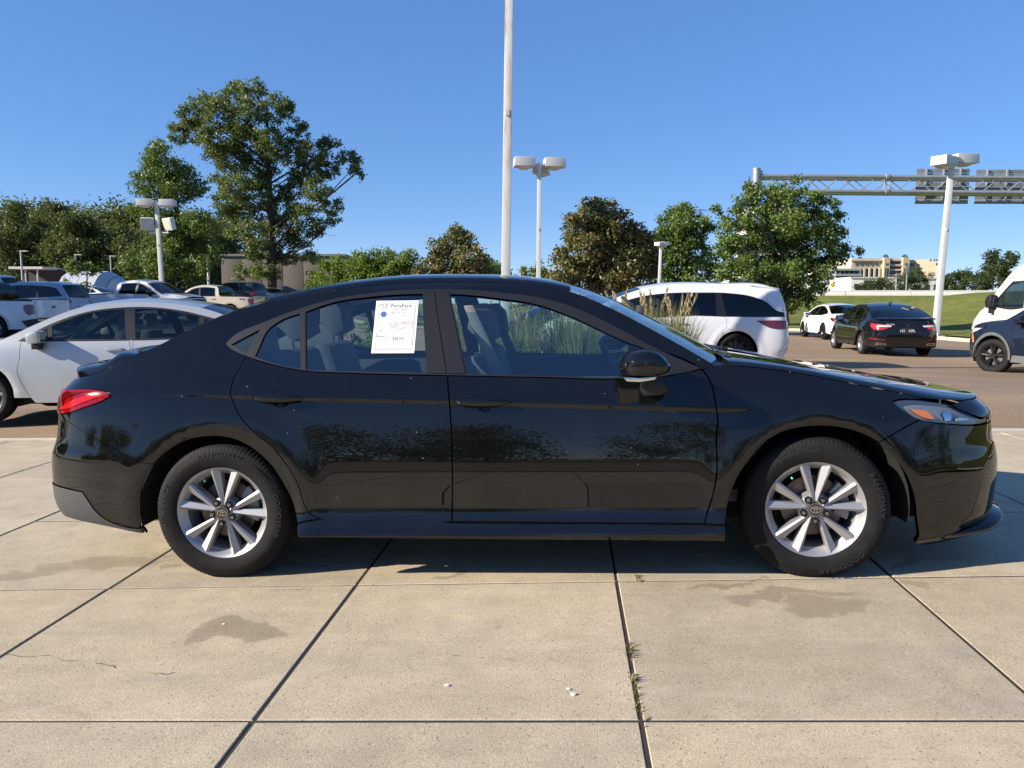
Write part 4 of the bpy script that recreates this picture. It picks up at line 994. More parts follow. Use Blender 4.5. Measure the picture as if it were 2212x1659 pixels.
OAK=leafmat('oak_leaf',(.07,.11,.03),(.14,.185,.05),(.21,.24,.09)); GRN=leafmat('green_leaf',(.055,.11,.023),(.125,.19,.037),(.20,.265,.068),.3); BRT=leafmat('bright_leaf',(.07,.14,.02),(.14,.22,.035),(.22,.28,.065),.45)
MAG=leafmat('magnolia_leaf',(.066,.095,.03),(.145,.155,.05),(.30,.18,.065),.15); FOR=leafmat('forest_leaf',(.045,.062,.02),(.085,.105,.032),(.14,.15,.05)); PIN=leafmat('pine_leaf',(.03,.05,.02),(.055,.08,.028),(.075,.10,.035))
cv=lambda x,y:(246.9+x*.2975,137+y*.2975)
oak=[(1010,180,90),(880,230,110),(640,290,80),(560,380,90),(780,350,140),(950,400,150),(1150,330,110),(1240,330,70),(1330,470,70),(1390,480,50),(450,520,80),(600,480,110),(750,560,140),(960,580,150),(1130,560,120),(700,640,80),(860,700,130),(1050,740,140),(1280,640,110),(1430,650,110),(1560,620,85),(1700,700,85),(1760,800,55),(1400,790,110),(1550,780,85),(1300,900,110),(1480,930,110),(1580,1050,80),(1590,1130,50),(760,870,75),(900,900,130),(1050,950,130),(1200,1060,130),(800,1020,100),(950,1100,140),(1380,1110,120),(1480,1200,75),(820,1180,85),(1000,1230,130),(1200,1230,130),(1350,1280,95),(1100,1370,105),(1000,1400,70),(1250,1400,80),(1420,1410,65),(1050,1500,85),(930,1500,60),(1150,1520,60),(900,1580,50)]
t0=at(588,640,60); tree('oak_tree','tall spreading dark green oak towering over the parked pickups','%s'and [(t0[0],60,.3),tuple(at(587,560,60)),tuple(at(583,430,60)),tuple(at(578,300,60)),tuple(at(575,215,60))],px_blobs(oak,60,.8,1,cv,cs=.2975),OAK,1150,.22,.18,.42,2)
sm=[(290,620,65),(350,700,105),(330,800,115),(230,870,85),(170,900,50),(450,780,85),(530,850,85),(600,900,60),(420,920,105),(300,930,85),(540,980,65),(180,1100,70),(300,1120,95),(450,1180,115),(600,1180,105),(700,1130,75),(350,1300,125),(500,1330,130),(650,1330,105),(740,1390,60),(150,1430,95),(300,1440,115),(450,1460,115),(600,1480,95),(100,1500,60),(250,1540,80),(560,1560,80)]
tree('sweetgum_tree','mid-sized fresh green tree left of the tall oak behind a four-headed lamp',[(at(386,640,52)[0],52,.4),tuple(at(384,540,52)),tuple(at(378,420,52)),tuple(at(355,330,52))],px_blobs(sm,52,.8,2,cv,cs=.2975,rs=1.15),GRN,1050,.21,.22,.28,3)
cm=lambda x,y:(877.7+x*.3968,301.7+y*.3968)
# magnolias (crop coordinates 2212 px over 1600 px of the photograph, from 1600,550)
mg1=[(250,560,70),(170,600,60),(330,560,60),(130,680,60),(230,670,90),(340,640,80),(400,690,70),(100,730,55),(200,740,80),(320,740,80),(420,740,60),(270,510,45)]
tree('magnolia_tree','small rusty-green magnolia between the bright shrubs and the tall white pole',[(at(985,655,38)[0],38,.05),tuple(at(985,600,38)),tuple(at(980,520,38))],px_blobs(mg1,38,.9,4,cm,cs=.3968),MAG,2700,.17,.17,.12,5)
mg2=[(1040,350,40),(1010,400,80),(1100,400,80),(920,430,50),(1170,450,70),(960,490,90),(1070,500,100),(1180,520,70),(1260,500,50),(900,560,60),(1000,590,110),(1120,600,110),(1230,590,100),(1310,560,60),(850,640,60),(940,680,100),(1060,690,110),(1180,690,110),(1290,680,90),(1340,620,50),(830,720,60),(960,760,90),(1080,780,100),(1200,770,90),(1310,760,60),(860,770,60)]
tree('magnolia_tree','large rusty-green magnolia right of the twin-headed lamp',[(at(1320,665,34)[0],34,.05),tuple(at(1318,600,34)),tuple(at(1300,450,34))],px_blobs(mg2,34,.9,6,cm,cs=.3968),MAG,2700,.17,.17,.16,7)
c7=lambda x,y:(1206.9+x*.2976,411.5+y*.2976)
ga=[(900,110,50),(850,180,80),(960,170,70),(800,240,90),(900,260,110),(1010,240,70),(760,330,90),(880,360,120),(1000,340,90),(1080,280,60),(740,430,80),(860,460,110),(980,450,100),(760,540,90),(880,570,110),(990,560,90),(720,620,80),(840,650,90),(960,650,80),(1160,150,40),(1180,220,50),(640,700,60),(560,710,50)]
tree('elm_tree','rounded mid-green tree between the large magnolia and the big dark tree',[(at(1488,680,42)[0],42,.1),tuple(at(1488,600,42)),tuple(at(1480,450,42))],px_blobs(ga,42,.9,8,c7,cs=.2976,rs=1.0),GRN,2200,.17,.17,.14,9)
gb=[(1400,30,80),(1330,110,70),(1480,60,90),(1600,30,90),(1740,-20,70),(1850,60,70),(1700,80,100),(1800,150,110),(1960,100,60),(1300,210,90),(1420,200,110),(1560,180,110),(1680,230,110),(1860,260,110),(1990,200,80),(2040,300,60),(1240,310,80),(1350,330,110),(1500,330,110),(1640,350,110),(1780,380,110),(1920,370,100),(2030,420,70),(2100,420,50),(2160,430,40),(1180,430,90),(1300,450,110),(1450,470,110),(1600,480,110),(1760,500,110),(1900,490,100),(2020,510,70),(1110,540,80),(1230,560,100),(1380,580,110),(1530,600,110),(1680,600,110),(1830,600,100),(1940,590,70),(1080,640,70),(1200,660,80),(1340,660,80),(1500,700,80),(1650,700,100),(1800,690,90),(1900,720,60),(1700,780,80),(1800,800,70),(1600,790,50),(1850,810,50),(1720,860,40)]
tree('maple_tree','big dense dark green tree right of the white minivan before the grass bank',[(at(1695,697,34)[0],34,.35),tuple(at(1697,640,34)),tuple(at(1690,540,34)),tuple(at(1670,420,34))],px_blobs(gb,34,.9,10,c7,cs=.2976,rs=1.0),GRN,2300,.16,.17,.17,11)
# bright shrubs between the oak and the small magnolia
rng=np.random.RandomState(5)
for k,(px,py,r,Y,lab) in enumerate([(745,583,46,44,'leftmost of the bright green shrubs in front of the long brown building'),(800,566,50,43,'tallest of the bright green shrubs in front of the long brown building'),(860,575,48,42,'bright green shrub next to the small rusty-green magnolia'),(690,610,30,46,'low yellow-green shrub at the foot of the tall oak')]):
    P=at(px,py,Y); s_=Y/FPX; bl=[(P[0]+rng.uniform(-1,1)*r*s_*.8,P[1]+rng.uniform(-.7,.7),P[2]+rng.uniform(-1.1,.35)*r*s_,r*s_*rng.uniform(.35,.55)) for _ in range(16)]
    tree('green_shrub',lab,[(P[0],P[1],.0),(P[0],P[1],P[2]*.6),(P[0]+.2,P[1],P[2])],bl,BRT,1500,.17,.20,.07,20+k,'bright shrubs before the brown building','shrub')
for k,(px,py,r,Y,lab) in enumerate([(1080,585,30,50,'small green tree seen just left of the tall white pole'),(1150,600,34,52,'small green tree seen between the tall white pole and the twin lamp'),(1350,625,40,38,'low leafy shrub under the large magnolia by the minivan')]):
    P=at(px,py,Y); s_=Y/FPX; bl=[(P[0]+rng.uniform(-1,1)*r*s_*.8,P[1]+rng.uniform(-.7,.7),P[2]+rng.uniform(-1,.6)*r*s_,r*s_*rng.uniform(.35,.55)) for _ in range(14)]
    tree('green_shrub',lab,[(P[0],P[1],.0),(P[0],P[1],P[2]*.6),(P[0]+.2,P[1],P[2])],bl,GRN,1400,.18,.20,.07,30+k,'small green trees along the far side of the lot','shrub')
P=at(188,596,38); bl=[(P[0]+rng.uniform(-1,1)*.8,P[1]+rng.uniform(-.5,.5),P[2]+rng.uniform(-.8,.7),rng.uniform(.25,.45)) for _ in range(12)]
tree('young_tree','young bright green tree in front of the white tent',[(P[0],P[1],.5),(P[0],P[1],P[2]),(P[0]+.1,P[1],P[2]+.6)],bl,BRT,1500,.15,.16,.06,44)
# forest edge on the left (nine broad trees, and the wood behind them)
fl=[(30,420,'leftmost tall tree of the dark wood on the left edge'),(75,470,'lower tree of the dark wood behind the thin lamp post'),(118,430,'second tall crown of the dark wood from the left'),(160,470,'broad crown in the middle of the dark wood'),(185,455,'narrow tall crown of the dark wood left of the bare twig'),(225,490,'rounded crown of the dark wood above the white tent'),(262,485,'last crown of the dark wood before the four-headed lamp'),(300,500,'low crown of the dark wood behind the four-headed lamp')]
for k,(px,py,lab) in enumerate(fl):
    Y=105+6*(k%3); top=at(px,py,Y); X=top[0]; H=top[2]; rg_=np.random.RandomState(60+k)
    bl=[]
    for q in range(34):
        u=rg_.uniform(.08,1); rr=4.6*math.sin(PI*min(.97,.25+.72*u))**.7; a=rg_.uniform(0,2*PI); d=rr*math.sqrt(rg_.uniform(0,1)); bl.append((X+d*math.cos(a),Y+d*math.sin(a),u*H*.92,rg_.uniform(1.0,1.9)))
    tree('forest_tree',lab,[(X,Y,.5),(X+.3,Y,H*.5),(X,Y,H*.93)],bl,FOR,240,.42,.42,.4,70+k,'trees of the dark wood on the left',limbs=False)
rg_=np.random.RandomState(99); bl=[]
for q in range(420):
    x=rg_.uniform(-150,-52); y=125+rg_.uniform(0,25)+(-x-60)*.1; h=rg_.uniform(12,17)+(-x-52)*.05
    for u in(.25,.55,.85): bl.append((x+rg_.uniform(-2,2),y,h*u,rg_.uniform(2.0,3.2)))
wood=leaf_object('background_wood',leaves(clump_points(np.array(bl),70,.8,rg_,.3),.62,rng=rg_),FOR,None); tag(wood,'dark mass of trees behind the wood on the left','wood',kind='stuff')
# wood to the left outside the view: it shades the vehicles parked on the left
bl=[]
for q in range(46):
    x=-46+rg_.uniform(-5,5); y=rg_.uniform(4,26); h=rg_.uniform(13,16.5)
    for u in(.25,.5,.75,.95): bl.append((x+rg_.uniform(-2,2),y+rg_.uniform(-2,2),h*u,rg_.uniform(1.6,2.6)))
wood2=leaf_object('side_wood',leaves(clump_points(np.array(bl),70,.7,rg_,.2),.7,rng=rg_),FOR,None); tag(wood2,'belt of trees left of the parked pickups casting their shade','wood',kind='stuff')
# wood behind the camera, seen mirrored in the black doors
bl=[]
for q in range(150):
    x=rg_.uniform(-110,70); y=-44+rg_.uniform(-5,5); h=rg_.uniform(4.5,9.5)
    for u in(.2,.5,.85): bl.append((x+rg_.uniform(-1.5,1.5),y,h*u,rg_.uniform(1.3,2.3)))
wood3=leaf_object('roadside_wood',leaves(clump_points(np.array(bl),130,.6,rg_,.2),.34,rng=rg_),FOR,None); tag(wood3,'row of trees across the drive mirrored in the black car doors','wood',kind='stuff')
# pines by the highway on the right
for k,(px,top,Y,w,lab) in enumerate([(2150,540,150,36,'tallest pine beyond the barrier at the right edge'),(2178,548,140,24,'pine beside the tallest one behind the white van'),(2085,590,165,40,'wide low pine right of the leaning lamp post'),(2045,597,170,26,'small pine just right of the leaning lamp post'),(1960,588,190,40,'broad tree right in front of the office block'),(1905,602,195,34,'low tree before the middle of the office block'),(1872,603,200,26,'low tree before the left part of the office block'),(1988,580,230,26,'tree at the right corner of the office block'),(2120,592,160,30,'bushy pine between the wide low pine and the tallest pine')]):
    T=at(px,top,Y); s_=Y/FPX; rg_=np.random.RandomState(130+k); zb=2.2; H=T[2]
    bl=[(T[0]+rg_.normal()*w*s_*.38,Y+rg_.normal()*w*s_*.3,zb+(H-zb)*rg_.uniform(.25,.92),w*s_*rg_.uniform(.16,.3)) for q in range(18)]+[(T[0],Y,H-w*s_*.15,w*s_*.2)]
    tree('pine_tree',lab,[(T[0],Y,zb-1),(T[0],Y,H*.6),(T[0],Y,H)],bl,PIN,130,.55,.5,.22,140+k,'trees beyond the highway barrier',limbs=False)
# ------------------------------------------------------------------ ornamental grasses
GRS=leafmat('grass_blade',(.085,.12,.03),(.20,.22,.07),(.40,.36,.18),.35); PLM=leafmat('grass_plume',(.42,.32,.17),(.55,.44,.26),(.62,.52,.34),.4)
def grass_clump(label,x,y,h,n,seed,plumes=14):
    rg_=np.random.RandomState(seed); z=float(zg(x,y))+.08; o=empty('ornamental_grass',label,'grass',Matrix.Translation((x,y,z)),'ornamental grasses in the planting bed')
    V=[];F=[]
    for k in range(n):
        a=rg_.uniform(0,2*PI); L0=h*rg_.uniform(.55,1.1); lean=abs(rg_.normal(.0,.45)); r0=rg_.uniform(0,.34); b0=np.array([math.cos(a)*r0,math.sin(a)*r0,0]); w=rg_.uniform(.004,.008)
        d=np.array([math.cos(a),math.sin(a),0]); s_=np.array([-math.sin(a),math.cos(a),0]); m=5
        for q in range(m+1):
            u=q/m; c=b0+d*lean*L0*.75*u**2+np.array([0,0,L0*(u-.42*lean*u**3)]); ww=w*(1-u**2*.95); V+= [tuple(c-s_*ww),tuple(c+s_*ww)]
        i=len(V)-2*(m+1); F+=[(i+2*q,i+2*q+1,i+2*q+3,i+2*q+2) for q in range(m)]
    g=mesh('blades',V,F,GRS,o,smooth=False); g['kind']='stuff'
    V=[];F=[]
    for k in range(plumes):
        a=rg_.uniform(0,2*PI); d=np.array([math.cos(a),math.sin(a),0]); L0=h*rg_.uniform(1.0,1.18); le=rg_.uniform(.05,.34)
        for q in range(60):
            u=.74+.26*rg_.uniform(0,1); c=d*le*L0*u**2+np.array([0,0,L0*u]); e=rg_.normal(size=3)*.05*(1.1-u)*2+np.array([0,0,.02]); t=rg_.normal(size=3)*.007
            i=len(V); V+= [tuple(c+e*.0-t),tuple(c+t),tuple(c+e+np.array([0,0,.05]))]; F.append((i,i+1,i+2))
        c0=d*.0; pts=[d*le*L0*u**2+np.array([0,0,L0*u]) for u in np.linspace(0,.98,7)]
        for q in range(6):
            i=len(V); t=np.array([-d[1],d[0],0])*.003; V+= [tuple(pts[q]-t),tuple(pts[q]+t),tuple(pts[q+1]+t),tuple(pts[q+1]-t)]; F.append((i,i+1,i+2,i+3))
    g=mesh('plumes',V,F,PLM,o,smooth=False); g['kind']='stuff'
    return o
gl_=[(1.55,12.35,1.25,900,'tall feathery grass right of the pole, seen through the front door window'),(2.35,12.9,1.22,800,'feathery grass whose plumes rise over the windscreen'),(.75,12.5,1.25,800,'feathery grass next to the tall white pole'),(1.1,13.6,1.2,700,'feathery grass at the back of the planting bed'),(-.55,12.9,1.2,700,'feathery grass left of the pole, seen through the front seat gap'),(1.95,13.7,1.22,800,'feathery grass nearest the front of the white minivan'),(-.95,13.6,1.15,600,'leftmost feathery grass of the planting bed'),(.2,13.3,1.2,700,'feathery grass just behind the tall white pole'),(2.65,12.35,1.15,700,'low feathery grass at the front right corner of the planting bed'),(.1,12.2,1.0,700,'low feathery grass at the front of the planting bed left of the yellow-green shrub'),(1.1,12.0,1.05,700,'low feathery grass at the front of the planting bed right of the yellow-green shrub'),(1.9,12.1,1.05,700,'low feathery grass at the front of the planting bed below the steering wheel')]
for k,(x,y,h,n,lab) in enumerate(gl_): grass_clump(lab,x,y,h,n,200+k,6 if k in(1,5,8) else 3)
P=at(1100,755,12.0); bl=[(P[0]+rng.uniform(-.2,.25),12.0+rng.uniform(-.12,.12),P[2]+rng.uniform(-.35,.06),.12) for _ in range(16)]
tree('hydrangea','low yellow-green leafy shrub at the foot of the tall white pole',[(P[0],12.0,float(zg(P[0],12))),(P[0],12,P[2]-.2),(P[0],12,P[2])],bl,BRT,9000,.055,.07,.02,55,cat='shrub',limbs=False)
P=at(770,730,14.6); bl=[(P[0]+rng.uniform(-.7,.7),14.8+rng.uniform(-.3,.3),P[2]+rng.uniform(-.9,.35),.28) for _ in range(22)]
tree('green_shrub','light green shrub seen through the rear door window',[(P[0],14.8,float(zg(P[0],14.8))),(P[0],14.8,P[2]-.2),(P[0],14.8,P[2])],bl,BRT,4200,.10,.12,.03,56,cat='shrub',limbs=False)
# weeds in the joints of the concrete
for k,(px,py,lab) in enumerate([(1363,1408,'upper dry weed tuft in the long joint below the front door'),(1369,1472,'middle dry weed tuft in the long joint below the front door'),(1378,1520,'largest dry weed tuft low in the long joint'),(1378,1248,'tiny green weed in the joint close to the front door shadow')]):
    G=gp(px,py); rg_=np.random.RandomState(300+k); o=empty('weed',lab,'weed',Matrix.Translation(Vector(G)),'weeds in the concrete joints')
    V=[];F=[]
    for q in range(70 if k<3 else 30):
        y=rg_.normal()*(.05 if k==2 else .03); x=.072*y+rg_.normal()*.007; a=rg_.uniform(0,2*PI); l=rg_.uniform(.008,.024); d=np.array([math.cos(a)*.8,math.sin(a)*.8,rg_.uniform(.3,1.2)])*l; s_=np.array([-math.sin(a),math.cos(a),0])*.003
        c=np.array([x,y,-.004]); i=len(V); V+= [tuple(c-s_*.5),tuple(c+d*.5-s_),tuple(c+d),tuple(c+d*.5+s_)]; F.append((i,i+1,i+2,i+3))
    g=mesh('weed_leaves',V,F,[leafmat('weed_leaf',(.10,.10,.03),(.22,.18,.07),(.34,.22,.12)),GRN][k==3],o,smooth=False); g['kind']='stuff'
# small stones lying on the slabs
for k,(px,py,r,lab) in enumerate([(1239,1502,.008,'white pebble on the slab left of the weedy joint'),(966,1482,.007,'pale pebble on the middle slab'),(1228,1490,.006,'smaller cream pebble beside the white pebble'),(484,1349,.005,'tiny pale pebble on the big brown stain')]):
    G=gp(px,py); bm=bmesh.new(); bmesh.ops.create_icosphere(bm,subdivisions=2,radius=r)
    for v in bm.verts: v.co=Vector((v.co.x*1.4,v.co.y,v.co.z*.7))*random.uniform(.8,1.1)
    me=bpy.data.meshes.new('pebble'); bm.to_mesh(me); bm.free(); me.materials.append(M('pebble_stone',(.72,.68,.60),.8)); po=link(bpy.data.objects.new('pebble',me)); po.location=(G[0],G[1],G[2]+r*.5); tag(po,lab,'pebble','loose pebbles')

# hairline cracks and chips in the slabs
for k,(pts,wd) in enumerate([([(0,1418),(35,1419),(62,1421),(100,1419),(128,1425),(178,1427)],.003),([(205,1430),(222,1434),(250,1443)],.004),([(325,1451),(352,1455),(378,1452)],.004),([(1068,1356),(1078,1352),(1082,1343)],.004),([(737+150,1106+315),(900,1411),(915,1408)],.0012),([(945,1416),(1000,1418),(1060,1421),(1110,1427)],.0012)]):
    D=[gp(*p) for p in pts]; D=dens(np.array(D),.02); rg_=np.random.RandomState(k); D[:,1]+=np.convolve(rg_.normal(size=len(D)+4),np.ones(5)/5,'valid')*.014; V=[];F=[]
    for i,p in enumerate(D):
        w=wd*.55*rg_.uniform(.1,1.4); V+= [(p[0],p[1]-w,p[2]+.0022),(p[0],p[1]+w,p[2]+.0022)]
    F=[(2*i,2*i+2,2*i+3,2*i+1) for i in range(len(D)-1)]
    mesh('slab_crack',V,F,M('crack_dark',(.09,.075,.06),.9),apron,smooth=False)
# ------------------------------------------------------------------ lamps, gantry, buildings, signs
WHT=M('white_pole_paint',(.60,.60,.58),.45,var=.06,vscale=3); LENS=M('lamp_lens',(.55,.56,.55),.25); SHD=M('lamp_grey',(.45,.46,.46),.5)
def rusty():
    m,nt,b=nodes_of('white_pole_rust'); P=objco(nt); f=noise(nt,1,4,.6,None)
    mp=nt.nodes.new('ShaderNodeMapping'); mp.inputs['Scale'].default_value=(6,6,.55); L(nt,P,mp.inputs[0]); f=noise(nt,1.0,5,.65,mp.outputs[0])
    L(nt,ramp(nt,f,[(.50,(.60,.605,.60)),(.57,(.52,.44,.33)),(.66,(.33,.19,.10))]),b.inputs['Base Color']); b.inputs['Roughness'].default_value=.55; return m
RUST=rusty()
def lamp_head(parent,c,rz,w=.9,d=.62,h=.30,pitch=0,name='lamp_head'):
    o=bpy.data.objects.new(name,None); o.empty_display_size=.1; link(o,parent); o.location=c; o.rotation_euler=(pitch,0,rz)
    if w<.6: k=w/.9; w=.9; o.scale=(k,k,k)
    mb=MB(); mb.prism([(-w/2,-.05),(-w/2+.01,h),(-w/2+.03,h+.01),(w/2-.03,h+.01),(w/2-.01,h),(w/2,-.05)],-d/2,d/2); mb.build('housing',WHT,o,bevel=.008)
    mb=MB(); mb.box((0,0,-.03),(w+.02,d+.02,.035)); mb.build('seam_band',SHD,o,bevel=.004)
    mb=MB(); mb.lathe([(w*.36,-.05),(w*.33,-.10),(w*.2,-.15),(.01,-.165)],20,'Z'); mb.build('lens_dome',LENS,o,True)
    return o
def lamp_post(label,base,H,heads,lean=(0,0),w=.17,mat=WHT,plate=True,group='white lamp posts'):
    o=empty('lamp_post',label,'lamp post',Matrix.Translation(Vector(base)),group)
    V=[];F=[]
    for k,(z,s_) in enumerate(((0,1.0),(H*.5,.92),(H,.80))):
        x,y=lean[0]*z/H,lean[1]*z/H
        for a,b in((-1,-1),(1,-1),(1,1),(-1,1)): V.append((x+a*w/2*s_,y+b*w/2*s_,z))
    for k in range(2):
        for j in range(4): F.append((k*4+j,k*4+(j+1)%4,(k+1)*4+(j+1)%4,(k+1)*4+j))
    F.append((8,9,10,11)); mb=MB(); mb.add(V,F); mb.build('pole',mat,o,bevel=.01)
    if plate: mb=MB(); mb.box((0,0,.02),(w*2.4,w*2.4,.05)); mb.lathe([(w*.9,0),(w*.9,.12),(w*.6,.14)],4,'Z'); mb.build('base_plate',WHT,o)
    mb=MB(); mb.box((lean[0]*.62,-w/2,H*.62),(.06,.05,.10)); mb.build('cable_cover',SHD,o)
    for (dx,dz,rz,wd,pt) in heads:
        x,y=lean[0]*(H+dz)/H,lean[1]*(H+dz)/H; c=(x+dx*math.cos(rz),y+dx*math.sin(rz),H+dz)
        mb=MB(); mb.tube([(x,y,H+dz+.02),(c[0],c[1],H+dz+.02)],.045,8); mb.build('arm',WHT,o)
        lamp_head(o,c,rz,wd,pitch=pt)
    return o
# tall pole in the planting bed (its head is above the picture)
P=at(1092,640,14); zb=float(zg(P[0],14)); top=at(1101,0,14)
lamp_post('tall white square pole with rust streaks rising behind the black sedan',(P[0]-.02,14,zb),7.5,[(.85,.0,.3,.9,0),(-.85,.0,.3,.9,0)],lean=(.10,0),w=.165,mat=RUST)
P=at(1163,640,32); lamp_post('white lamp post with two big box heads right of the tall pole',(P[0],32,0),(at(1163,352,32)[2]),[(.62,-.12,.12,.84,0),(-.62,-.12,.12,.84,0),(.62,-.30,1.4,.84,0)],lean=(.02,0),w=.19)
P=at(352,640,45); Hh_=at(347,437,45)[2]-.7
lp=lamp_post('white lamp post with two box heads and two tilted floodlights before the left trees',(P[0],45,.7),Hh_,[(.62,-.15,.1,.84,0),(-.62,-.15,.1,.84,0)],lean=(-.12,0),w=.22)
mb=MB(); zc=at(350,503,45)[2]-.7; mb.tube([(-.62,0,zc),(.50,0,zc)],.05,8); mb.tube([(-.60,0,zc),(-.60,0,zc+.2)],.03,6); mb.tube([(.45,0,zc),(.45,0,zc+.2)],.03,6); mb.build('crossbar',WHT,lp)
for dx,rz in((-.68,.35),(.58,-.5)):
    fo_=bpy.data.objects.new('floodlight',None); fo_.empty_display_size=.1; link(fo_,lp); fo_.location=(dx,-.05,zc+.5); fo_.rotation_euler=(.25,0,rz+(0 if dx<0 else 0))
    mb=MB(); mb.box((0,0,0),(.68,.30,.70)); mb.build('flood_housing',WHT,fo_,bevel=.02)
    if dx>0: mb=MB(); mb.box((0,-.155,.0),(.50,.02,.54)); mb.build('flood_glass',M('flood_glass',(.60,.56,.42),.3),fo_)
P=at(1421,640,31); lamp_post('small white lamp post with two little heads in front of the green trees',(P[0],31,-.05),at(1427,526,31)[2],[(.16,0,.2,.34,0),(-.16,-.03,.9,.34,0)],lean=(.08,0),w=.12)
P=at(2020,727,31.5); zb=P[2]; T=at(2056,352,31.5); lamp_post('leaning white lamp post with two box heads standing on the grass bank at right',(P[0],31.5,zb),T[2]-zb,[(.50,.02,.15,.95,0),(-.55,-.12,.6,.95,0)],lean=(T[0]-P[0],0),w=.22)
for k,(px,top,Y,lab) in enumerate([(51,541,60,'thin grey lamp post before the dark wood, leftmost'),(168,549,70,'thin grey lamp post above the white tent'),(243,552,76,'thin grey lamp post right of the white tent')]):
    P=at(px,640,Y); T=at(px,top,Y); o=empty('lamp_post',lab,'lamp post',Matrix.Translation((P[0],Y,.6)),'thin grey lamp posts before the wood')
    mb=MB(); mb.tube([(0,0,0),(0,0,T[2]-.6)],[.09,.06],8); mb.build('pole',SHD,o); mb=MB(); mb.box((.25,0,T[2]-.65),(.6,.25,.08)); mb.build('lamp_head',SHD,o)
P=at(452,640,56); T=at(452,560,56); o=empty('utility_post','short white post with a bracket in front of the brown building','post',Matrix.Translation((P[0],56,.3))); mb=MB(); mb.tube([(0,0,0),(0,0,T[2]-.3)],[.1,.09],8); mb.build('pole',WHT,o); mb=MB(); mb.box((0,-.1,T[2]*.62),(.16,.1,.35)); mb.build('bracket',SHD,o)
# ------------------------------------------------------------------ sign gantry
STL=M('galvanised_steel',(.36,.37,.38),.45,.5,var=.12,vscale=2); SGN=M('sign_back_aluminium',(.23,.24,.25),.5,.3,var=.12,vscale=1.5)
Yg=66; g0=at(1632,660,Yg); gx0=g0[0]; zt=at(1800,380,Yg)[2]; zb_=at(1800,412,Yg)[2]; gan=empty('sign_gantry','long grey steel truss gantry spanning the highway at upper right','gantry',Matrix.Translation((gx0,Yg,2.2)))
zt-=2.2; zb_-=2.2; dz=-.35
for (x,y) in((-.28,0),(.28,1.2)):
    mb=MB(); mb.tube([(x,y,-1),(x,y,zt+.5)],.30,14); mb.lathe([(.33,zt+.5),(.33,zt+.62),(.01,zt+.66)],14,'Z',(x,y,0)); mb.build('column',STL,gan,True)
for k,z in enumerate((zt,zb_)):
    for y in(0,1.2):
        mb=MB(); mb.tube([(0,y,z),(50,y,z+dz)],.17,12); mb.build('chord',STL,gan,True)
xw=np.arange(.6,49.5,1.55)
for k,x in enumerate(xw[:-1]):
    zz=lambda q:dz*q/50
    a,b=(zb_,zt) if k%2 else (zt,zb_)
    mb=MB(); mb.tube([(x,0,a+zz(x)),(xw[k+1],0,b+zz(x))],.055,6); mb.build('truss_diagonal',STL,gan)
    mb=MB(); mb.tube([(x,1.2,b+zz(x)),(xw[k+1],1.2,a+zz(x))],.055,6); mb.build('truss_diagonal',STL,gan)
for x in(10.5,10.9,22.8,24,24.4,33.2,36):
    mb=MB(); mb.tube([(x,0,zt+dz*x/50),(x,0,zb_+dz*x/50)],.06,6); mb.build('truss_upright',STL,gan)
for x in(10.7,24.2,38):
    for z in(zt,zb_): mb=MB(); mb.tube([(x-.12,0,z+dz*x/50),(x+.12,0,z+dz*x/50)],.26,12); mb.build('flange',STL,gan)
for (pa,pb,ya,yb,lab) in((1976,2095,366,441,'left of the two grey ribbed sign backs on the gantry'),(2104,2240,368,441,'right of the two grey ribbed sign backs, cut by the edge')):
    A0=at(pa,yb,Yg+1.75); B0=at(pb,ya-2,Yg+1.75); o=empty('road_sign',lab,'sign',Matrix.Translation(((A0[0]+B0[0])/2,Yg+1.75,A0[2])),'highway signs seen from behind')
    wd,ht=B0[0]-A0[0],B0[2]-A0[2]; n=8
    for k in range(n):
        mb=MB(); mb.prism([(0,.01),(.05,.03),(.05,ht/n-.03),(0,ht/n-.01)],-wd/2,wd/2); 
        mb2=MB(); mb2.box((0,0,ht*(k+.5)/n),(wd,.06,ht/n-.04)); mb2.build('sign_plank',SGN,o,bevel=.01)
    for x in(-wd*.32,0.02,wd*.32):
        mb=MB(); mb.box((x,-.12,ht/2),(.12,.14,ht)); mb.build('sign_rib',STL,o)
# ------------------------------------------------------------------ buildings
BEI=M('beige_stone',(.46,.37,.265),.8,var=.06,vscale=.3); BEI2=M('beige_stone_pale',(.54,.455,.345),.8,var=.06,vscale=.3); WIN=M('dark_window',(.02,.028,.04),.12); PNK=M('window_band',(.28,.30,.34),.3)
Yo=470; s_=Yo/FPX
def BX(px): return at(px,600,Yo)[0]
def BZ(py): return at(1900,py,Yo)[2]
ob=empty('office_block','beige six-storey office block with tall dark window bays on the skyline','building',Matrix.Translation((BX(1920),Yo,0)))
x0,x1,x2=BX(1838)-BX(1920),BX(1942)-BX(1920),BX(2014)-BX(1920); xa=BX(1824)-BX(1920)
z0,zr,zr2=0,BZ(558),BZ(561)
mb=MB(); mb.prism([(x0,0),(x1,0),(x1,60),(x0,60)],z0,zr,plane='XY'); mb.build('main_wing',BEI,ob)
mb=MB(); mb.prism([(x1,6),(x2,-6),(x2+8,50),(x1,50)],z0,zr2,plane='XY'); mb.build('right_wing',BEI,ob)
mb=MB(); mb.prism([(xa,18),(x0,0.3),(x0,60),(xa,60)],z0,zr-1,plane='XY'); mb.build('left_wing',BEI2,ob)
mb=MB(); mb.box(((x0+x1)/2,-.6,zr-.9),(x1-x0+1.5,1.6,1.3)); mb.build('cornice',BEI2,ob)
def win(xa_,xb,za,zb,y,nm='window'):
    mb=MB(); mb.box(((xa_+xb)/2,y,(za+zb)/2),(xb-xa_,.5,zb-za)); w=mb.build(nm,WIN,ob)
    mb=MB(); mb.box(((xa_+xb)/2,y-.28,(za+zb)/2),(.18,.1,zb-za)); mb.build('mullion',PNK,w)
